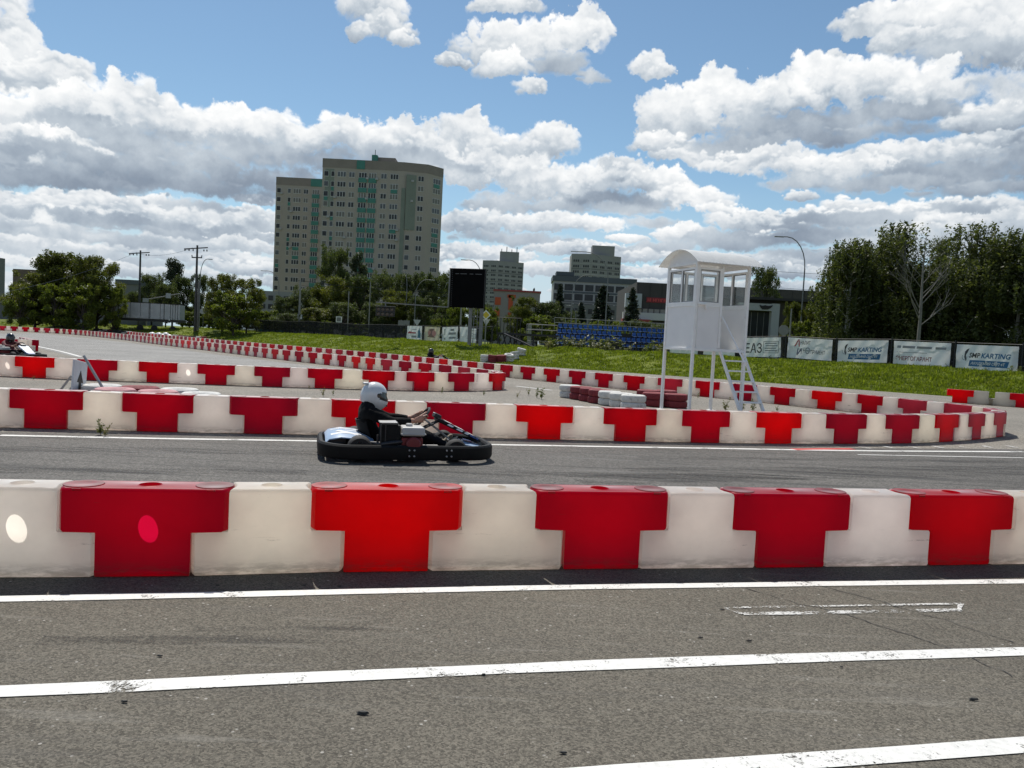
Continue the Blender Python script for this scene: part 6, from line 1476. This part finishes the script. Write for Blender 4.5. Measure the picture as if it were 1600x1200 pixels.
# ------------------------------------------------------------------ trees
def tree_mesh(seed, kind, n_leaf):
    """unit tree (height 1): returns wood mesh and crown mesh with leaf faces spread through the crown volume"""
    rr = np.random.default_rng(seed); rnd = random.Random(seed); wood = MB(); clumps = []
    def limb(p0, p1, r0, r1, bend=.04):
        m_ = p0.lerp(p1, .5) + Vector((rnd.gauss(0, bend), rnd.gauss(0, bend), rnd.gauss(0, bend * .5))); wood.tube([p0, m_, p1], [r0, (r0 + r1) / 2, r1], 6); return p1
    if kind in ('round', 'dark', 'bush'):
        t0 = .12 if kind != 'bush' else .04; wood.tube([(0, 0, 0), (.005, .0, t0), (.012, .01, .45)], [.022, .017, .010], 7)
        nb = 62 if kind != 'bush' else 34
        for i in range(nb):
            a = rnd.uniform(0, 2 * PI); zz = rnd.uniform(.18, .93); env = math.sin(PI * min(1, max(0, (zz - .04) / .98)) ** .75) ** .6
            rad = .40 * env * rnd.uniform(.35, 1.0); c = Vector((math.cos(a) * rad, math.sin(a) * rad, zz)); limb(Vector((.005, 0, max(.08, zz * .45))), c, .007, .002); clumps.append((c, rnd.uniform(.06, .125), rnd.uniform(.055, .10), rnd.random()))
        for i in range(12): a = rnd.uniform(0, 2 * PI); clumps.append((Vector((math.cos(a) * .25, math.sin(a) * .25, rnd.uniform(.8, .97))), .05, .06, rnd.random()))
    elif kind == 'poplar':
        wood.tube([(0, 0, 0), (0, 0, .5), (0, 0, .95)], [.018, .012, .003], 7)
        for i in range(34):
            a = rnd.uniform(0, 2 * PI); zz = rnd.uniform(.15, .95); rad = .17 * math.sin(PI * min(1, zz * .95 + .05)) ** .5 * rnd.uniform(.3, 1); c = Vector((math.cos(a) * rad, math.sin(a) * rad, zz)); limb(Vector((0, 0, max(.1, zz - .15))), c, .006, .002); clumps.append((c, rnd.uniform(.05, .09), rnd.uniform(.07, .11), rnd.random()))
    elif kind == 'birch':
        wood.tube([(0, 0, 0), (.01, .0, .3), (-.005, .01, .65), (.0, .0, .97)], [.016, .013, .008, .002], 7)
        for i in range(54):
            a = rnd.uniform(0, 2 * PI); zz = rnd.uniform(.14, .97); env = (1 - max(0, (zz - .50) / .56) ** 2.2) * (.6 + .4 * min(1, zz / .3)); rad = .30 * env * rnd.uniform(.2, 1); c = Vector((math.cos(a) * rad, math.sin(a) * rad, zz)); limb(Vector((0, 0, max(.1, zz - .12))), c, .005, .0015); clumps.append((c, rnd.uniform(.075, .125), rnd.uniform(.08, .14), rnd.random()))
    P_, T_, S_ = [], [], []
    if kind == 'spruce':
        wood.tube([(0, 0, 0), (0, 0, .98)], [.018, .002], 7); lays = 26
        for l in range(lays):
            zz = .08 + .9 * l / lays; rad = .24 * (1 - zz) ** .85 + .01; nb = int(7 + 10 * (1 - zz))
            for k in range(nb):
                a = rnd.uniform(0, 2 * PI); rl = rad * rnd.uniform(.75, 1.1); m = max(5, int(n_leaf / (lays * 11)))
                for q in range(m): t = rnd.random() ** .7; P_.append((math.cos(a) * rl * t + rnd.gauss(0, .008), math.sin(a) * rl * t + rnd.gauss(0, .008), zz - .10 * rl * t * 2 + rnd.gauss(0, .008))); T_.append(rnd.random()); S_.append(.016)
    else:
        w_ = np.array([c[1] * c[1] * c[2] for c in clumps]); w_ = w_ ** .8; w_ /= w_.sum()
        for (c, ch, cv, tint), q in zip(clumps, w_):
            m = int(n_leaf * q); d = rr.normal(size=(m, 3)); d /= np.linalg.norm(d, axis=1, keepdims=True); r_ = rr.random((m, 1)) ** .45
            p_ = d * r_ * np.array([ch, ch, cv]) * rr.uniform(.8, 1.15, (m, 1))
            if kind == 'birch':        # hanging strands
                k = rr.integers(0, 14, m); ang = rr.uniform(0, 2 * PI, 14); rad = rr.uniform(.2, 1.1, 14) * ch; dr = rr.random(m) ** .8
                p_ = np.stack([np.cos(ang[k]) * rad[k] + rr.normal(size=m) * .007, np.sin(ang[k]) * rad[k] + rr.normal(size=m) * .007, cv * .5 - dr * cv * 2.0], 1)
            P_ += list(map(tuple, p_ + np.array(c))); T_ += list(np.clip(tint * .7 + rr.random(m) * .3, 0, 1)); S_ += [1.] * m
    Pn = np.array(P_, np.float32); N = len(Pn); T = np.array(T_, np.float32)
    ls = {'round': .0098, 'dark': .0092, 'bush': .016, 'poplar': .010, 'birch': .0085, 'spruce': .012}[kind]
    u = rr.normal(size=(N, 3)); u /= np.linalg.norm(u, axis=1, keepdims=True); v = np.cross(u, rr.normal(size=(N, 3))); v /= np.linalg.norm(v, axis=1, keepdims=True)
    sz_ = (ls * rr.uniform(.6, 1.5, (N, 1)))
    el = 1.5 if kind != 'birch' else 1.3
    Q = np.stack([Pn - u * sz_ * el, Pn + v * sz_ * .55 , Pn + u * sz_ * el, Pn - v * sz_ * .55], 1).astype(np.float32)
    me = bpy.data.meshes.new('crown'); me.vertices.add(N * 4); me.vertices.foreach_set('co', Q.reshape(-1)); me.loops.add(N * 4); me.loops.foreach_set('vertex_index', np.arange(N * 4, dtype=np.int32)); me.polygons.add(N); me.polygons.foreach_set('loop_start', np.arange(N, dtype=np.int32) * 4); me.polygons.foreach_set('loop_total', np.full(N, 4, np.int32)); me.update(); me.validate()
    at_ = me.attributes.new('tint', 'FLOAT', 'POINT'); at_.data.foreach_set('value', np.repeat(T, 4)); return wood, me
m_bark = mat('bark', (.06, .05, .042), .95, var=.3, scale=3, bump=.5); m_birchb = mat('birch_bark', (.30, .29, .27), .9, var=.4, scale=2)
LM = dict(round=leaf_mat('leaf_broad', (.036, .048, .009), (.080, .092, .014), (.165, .165, .028), .34), dark=leaf_mat('leaf_dark', (.030, .044, .015), (.060, .078, .024), (.105, .118, .038), .36), bush=leaf_mat('leaf_bush', (.05, .07, .010), (.10, .125, .016), (.17, .18, .03), .4),
          poplar=leaf_mat('leaf_poplar', (.028, .040, .022), (.052, .066, .038), (.085, .100, .062), .3), birch=leaf_mat('leaf_birch', (.032, .044, .014), (.062, .076, .022), (.11, .118, .038), .38), spruce=leaf_mat('needle', (.010, .018, .010), (.020, .032, .018), (.038, .052, .028), .15))
KIND = {}
for kind, n, vs in (('round', 24000, 3), ('dark', 22000, 3), ('bush', 7000, 2), ('poplar', 9000, 2), ('birch', 24000, 3), ('spruce', 9000, 2)):
    for q in range(vs):
        wd, cr = tree_mesh(100 + 17 * q + len(kind), kind, n); cr.materials.append(LM[kind]); KIND[(kind, q)] = (wd.mesh('trunk', m_birchb if kind == 'birch' else m_bark, True), cr)
CW = dict(round=.86, dark=.86, bush=.88, poplar=.40, birch=.60, spruce=.46)
tc_ = [0]
def tree(px, ytop, Y, wpx, kind, label, group=None, zoff=0., name=None):
    g_ = ground_at(px, Y); g_.z += zoff; top = P(px, ytop, Y); h = top.z - g_.z; w_ = wpx / F_PX * Y / CW[kind]; tc_[0] += 1
    k = tc_[0]; q = k % (3 if kind in ('round', 'dark', 'birch') else 2); wd, cr = KIND[(kind, q)]
    nm = name or {'bush': 'bush', 'birch': 'birch_tree', 'spruce': 'spruce_tree', 'poplar': 'poplar_tree'}.get(kind, 'broadleaf_tree')
    o = empty(nm, g_, k * 2.4, label, 'bush' if kind == 'bush' else 'tree', group); o.scale = (w_, w_, h)
    for n_, me in (('trunk', wd), ('crown', cr)): c = bpy.data.objects.new(n_, me); C.objects.link(c); c.parent = o
    return o
# left cluster
GA = 'trees of the left cluster'
tree(54, 424, 96, 96, 'round', 'lowest sunlit tree at the left end of the left cluster', GA); tree(98, 394, 99, 112, 'round', 'tallest sunlit tree in the middle of the left cluster', GA); tree(150, 401, 97, 92, 'round', 'sunlit tree at the right end of the left cluster, beside the trailer', GA); tree(122, 410, 103, 90, 'round', 'tree filling the back of the left cluster', GA); tree(30, 448, 92, 50, 'bush', 'bush at the far left foot of the left cluster', GA); tree(84, 440, 93, 70, 'bush', 'bush below the tallest tree of the left cluster', GA); tree(130, 438, 93, 70, 'bush', 'dark bush at the foot of the left cluster, right part', GA); tree(175, 446, 95, 44, 'bush', 'bush right at the left end of the trailer', GA)
tree(236, 424, 130, 54, 'dark', 'dark tree behind the left half of the trailer'); tree(268, 402, 135, 34, 'poplar', 'tall ragged thin tree above the trailer'); tree(284, 430, 130, 50, 'dark', 'dark tree left of the tall power pole'); tree(258, 440, 125, 46, 'dark', 'low dark tree in the middle behind the trailer'); tree(312, 428, 128, 36, 'dark', 'dark tree right behind the tall power pole'); tree(205, 455, 128, 40, 'dark', 'low dark tree behind the left end of the trailer')
tree(346, 428, 95, 62, 'round', 'sunlit round tree right of the power pole, left half'); tree(384, 434, 94, 62, 'round', 'sunlit round tree right of the power pole, right half with ragged top'); tree(364, 455, 91, 80, 'bush', 'leafy bush at the foot of the round trees by the power pole')
# mass before the tall block
GB = 'trees before the tall apartment block'
for px, yt, Y, w_, kd, lb in ((518, 380, 150, 66, 'dark', 'tallest dark tree rising before the tall apartment block'), (556, 392, 150, 40, 'poplar', 'narrow dark tree just right of the tallest tree before the block'), (445, 462, 128, 60, 'dark', 'low dark tree at the left end of the trees before the block'), (478, 446, 130, 66, 'dark', 'tree with loose crown left of the tallest tree before the block'), (515, 430, 128, 80, 'round', 'yellowish lower tree under the tallest tree before the block'), (560, 428, 128, 74, 'dark', 'middle tree in front of the block, above the light board'), (598, 422, 132, 70, 'dark', 'tree before the middle of the tall block'), (636, 426, 130, 72, 'dark', 'tree before the right part of the tall block'), (672, 428, 128, 62, 'dark', 'dark tree just left of the big screen'), (694, 420, 140, 44, 'dark', 'dark tree right behind the left edge of the big screen'), (618, 452, 118, 70, 'round', 'lighter green tree right of the light board'), (655, 462, 116, 60, 'dark', 'low tree behind the start-light arm'), (585, 470, 116, 60, 'dark', 'low dark tree behind the light board'), (535, 472, 116, 70, 'dark', 'low tree in front of the yellowish tree before the block'), (490, 480, 114, 70, 'round', 'low green tree by the concrete pole'), (452, 488, 112, 54, 'dark', 'lowest tree beside the concrete pole'), (700, 470, 112, 60, 'dark', 'dark tree under the big screen, left side'), (745, 474, 114, 60, 'dark', 'dark tree under the big screen, right side')):
    tree(px, yt, Y, w_, kd, lb, GB)
for px, yt, w_, lb in ((508, 500, 22, 'small yellow green bush near the white sign'), (680, 497, 26, 'bright yellow green bush behind the left fence'), (640, 508, 24, 'small bush behind the leftmost screen banner'), (560, 505, 30, 'low bush behind the left fence, left part')): tree(px, yt, 105, w_, 'bush', lb)
# right of the screen
tree(815, 462, 108, 62, 'round', 'yellow green tree between the orange house and the spruces'); tree(852, 470, 108, 66, 'dark', 'greyer tree right of the yellow green tree by the stand'); tree(838, 490, 100, 60, 'bush', 'bush at the foot of the trees left of the stand')
tree(871, 440, 150, 34, 'spruce', 'dark spruce with a leaning tip left of the office block'); tree(938, 442, 140, 56, 'spruce', 'broad spruce in the middle before the office block'); tree(984, 446, 142, 44, 'spruce', 'spruce at the right end before the office block'); tree(830, 447, 150, 16, 'spruce', 'tiny spruce tip above the yellow green tree'); tree(905, 470, 140, 34, 'spruce', 'small dark spruce between the two larger ones')
for i, px in enumerate((872, 900, 930, 960)): tree(px, 500, 118, 40, 'bush', ('leftmost', 'second', 'third', 'rightmost')[i] + ' yellowish bush in the hedge behind the stand', 'hedge behind the stand')
tree(1188, 416, 120, 66, 'dark', 'grey green rounded tree above the pavilion roof')
tree(1236, 470, 72, 44, 'round', 'small sunlit tree before the pavilion, left of the lamp'); tree(1262, 478, 70, 44, 'round', 'small sunlit tree at the foot of the first birch'); tree(1248, 500, 68, 50, 'bush', 'dark bush below the small trees by the lamp')
# birches
GC = 'birches on the right'
for px, yt, Y, w_, lb in ((1322, 375, 62, 112, 'leftmost birch with drooping branches'), (1402, 352, 63, 138, 'tall birch behind the bare grey tree'), (1506, 350, 61, 138, 'tallest looking birch right of the bare grey tree'), (1588, 360, 59, 136, 'birch cut by the right edge of the photo'), (1362, 392, 70, 100, 'birch in the gap behind the first two birches'), (1455, 372, 70, 110, 'birch in the gap behind the bare grey tree'), (1548, 374, 68, 110, 'birch in the gap before the right edge'), (1298, 430, 66, 40, 'low birch at the left end of the birch row'), (1660, 370, 58, 110, 'birch just past the right edge')):
    tree(px, yt, Y, w_, 'birch', lb, GC)
for i, (px, yt) in enumerate(((1322, 384), (1352, 425), (1425, 412), (1478, 430), (1530, 418), (1625, 405))): tree(px, yt, 65 - (px - 1290) * .012, 96 if i == 0 else 120, 'birch', ('first', 'second', 'third', 'fourth', 'fifth', 'sixth')[i] + ' lower birch from the left filling in under the tall birches', 'lower birches on the right')
# bare tree
g_ = ground_at(1434, 57); h = P(1434, 372, 57).z - g_.z; rb_ = random.Random(4); mb = MB()
def twig(p0, d, l, r_, n):
    p1 = p0 + d * l * .5 + Vector((rb_.gauss(0, .03), rb_.gauss(0, .03), 0)) * l; p2 = p1 + (d + Vector((0, 0, .12))).normalized() * l * .5; mb.tube([p0, p1, p2], [r_, r_ * .8, r_ * .55], 5)
    if n > 0:
        for q in range(rb_.randint(3, 4)): nd = (d + Vector((rb_.gauss(0, .45), rb_.gauss(0, .45), rb_.gauss(.15, .25)))).normalized(); twig(p0.lerp(p2, rb_.uniform(.35, 1)), nd, l * rb_.uniform(.45, .7), r_ * .5, n - 1)
mb.tube([(0, 0, 0), (.03, 0, h * .4), (-.05, 0, h * .75), (0, 0, h)], [.15, .11, .06, .015], 7)
for q in range(15):
    z = h * (.32 + .62 * q / 15); a = rb_.choice((0, PI)) + rb_.gauss(0, .5); twig(Vector((0, 0, z)), Vector((math.cos(a), math.sin(a) * .6, rb_.uniform(.7, 1.3))).normalized(), h * (.34 - .22 * q / 15) * rb_.uniform(.8, 1.1), .042 * (1 - q / 22), 2)
m_dead = mat('dead_wood', (.16, .152, .138), .9, var=.25, scale=2)
bt = empty('bare_tree', g_, 0, 'pale leafless dead tree standing before the birches', 'tree'); mb.build('trunk', m_dead, bt, smooth=True)
# far fill along the horizon
far = [(-30, 470, 200, 90), (0, 478, 190, 60), (412, 478, 190, 40), (430, 492, 170, 40), (786, 480, 190, 50), (880, 486, 190, 60), (1000, 500, 130, 60), (1035, 505, 120, 60), (1100, 500, 130, 70), (1150, 505, 125, 60), (700, 440, 220, 40), (295, 478, 150, 50), (325, 484, 150, 44), (340, 470, 170, 60), (410, 490, 140, 40), (712, 492, 100, 36), (735, 498, 98, 36), (765, 500, 98, 40), (1215, 490, 110, 60), (1270, 480, 100, 60), (-100, 460, 150, 120), (1720, 440, 70, 120)]
for i, (px, w_) in enumerate(((708, 40), (724, 46), (742, 46), (762, 44), (312, 40), (326, 40), (296, 40), (400, 50), (420, 44))): tree(px, (478 if px > 500 else 484), 96 + (px < 450) * 18, w_, 'bush', 'low dense bush behind the fence, ' + ('under the big screen' if px > 500 else 'near the left power pole'), 'low bushes behind the fence')
for i, (px, yt, Y, w_) in enumerate(far): tree(px, yt, Y, w_, 'dark', 'far dark tree in the line behind the buildings and fences', 'far trees along the horizon')
# shrubs and tall weeds on the top of the bank
rs = random.Random(8)
for i in range(46):
    px = rs.uniform(845, 1040) if i < 34 else rs.uniform(1150, 1600); Y = rs.uniform(57, 62) if i < 34 else None
    if Y is None: Y = 40.5 + (1600 - px) * .034 - .5
    g_ = ground_at(px, Y); o = bpy.data.objects.new('tall_weed', WD[i % 5]); C.objects.link(o); o.location = g_; s_ = rs.uniform(1.6, 3.6) if i < 34 else rs.uniform(.8, 1.5); o.scale = (s_ * 1.5, s_ * 1.5, s_); o.rotation_euler = (0, 0, i); tag(o, 'tall rough weed growing along the top of the bank' + (' before the stand' if i < 34 else ' under the banners'), 'weed', 'tall weeds along the top of the bank')
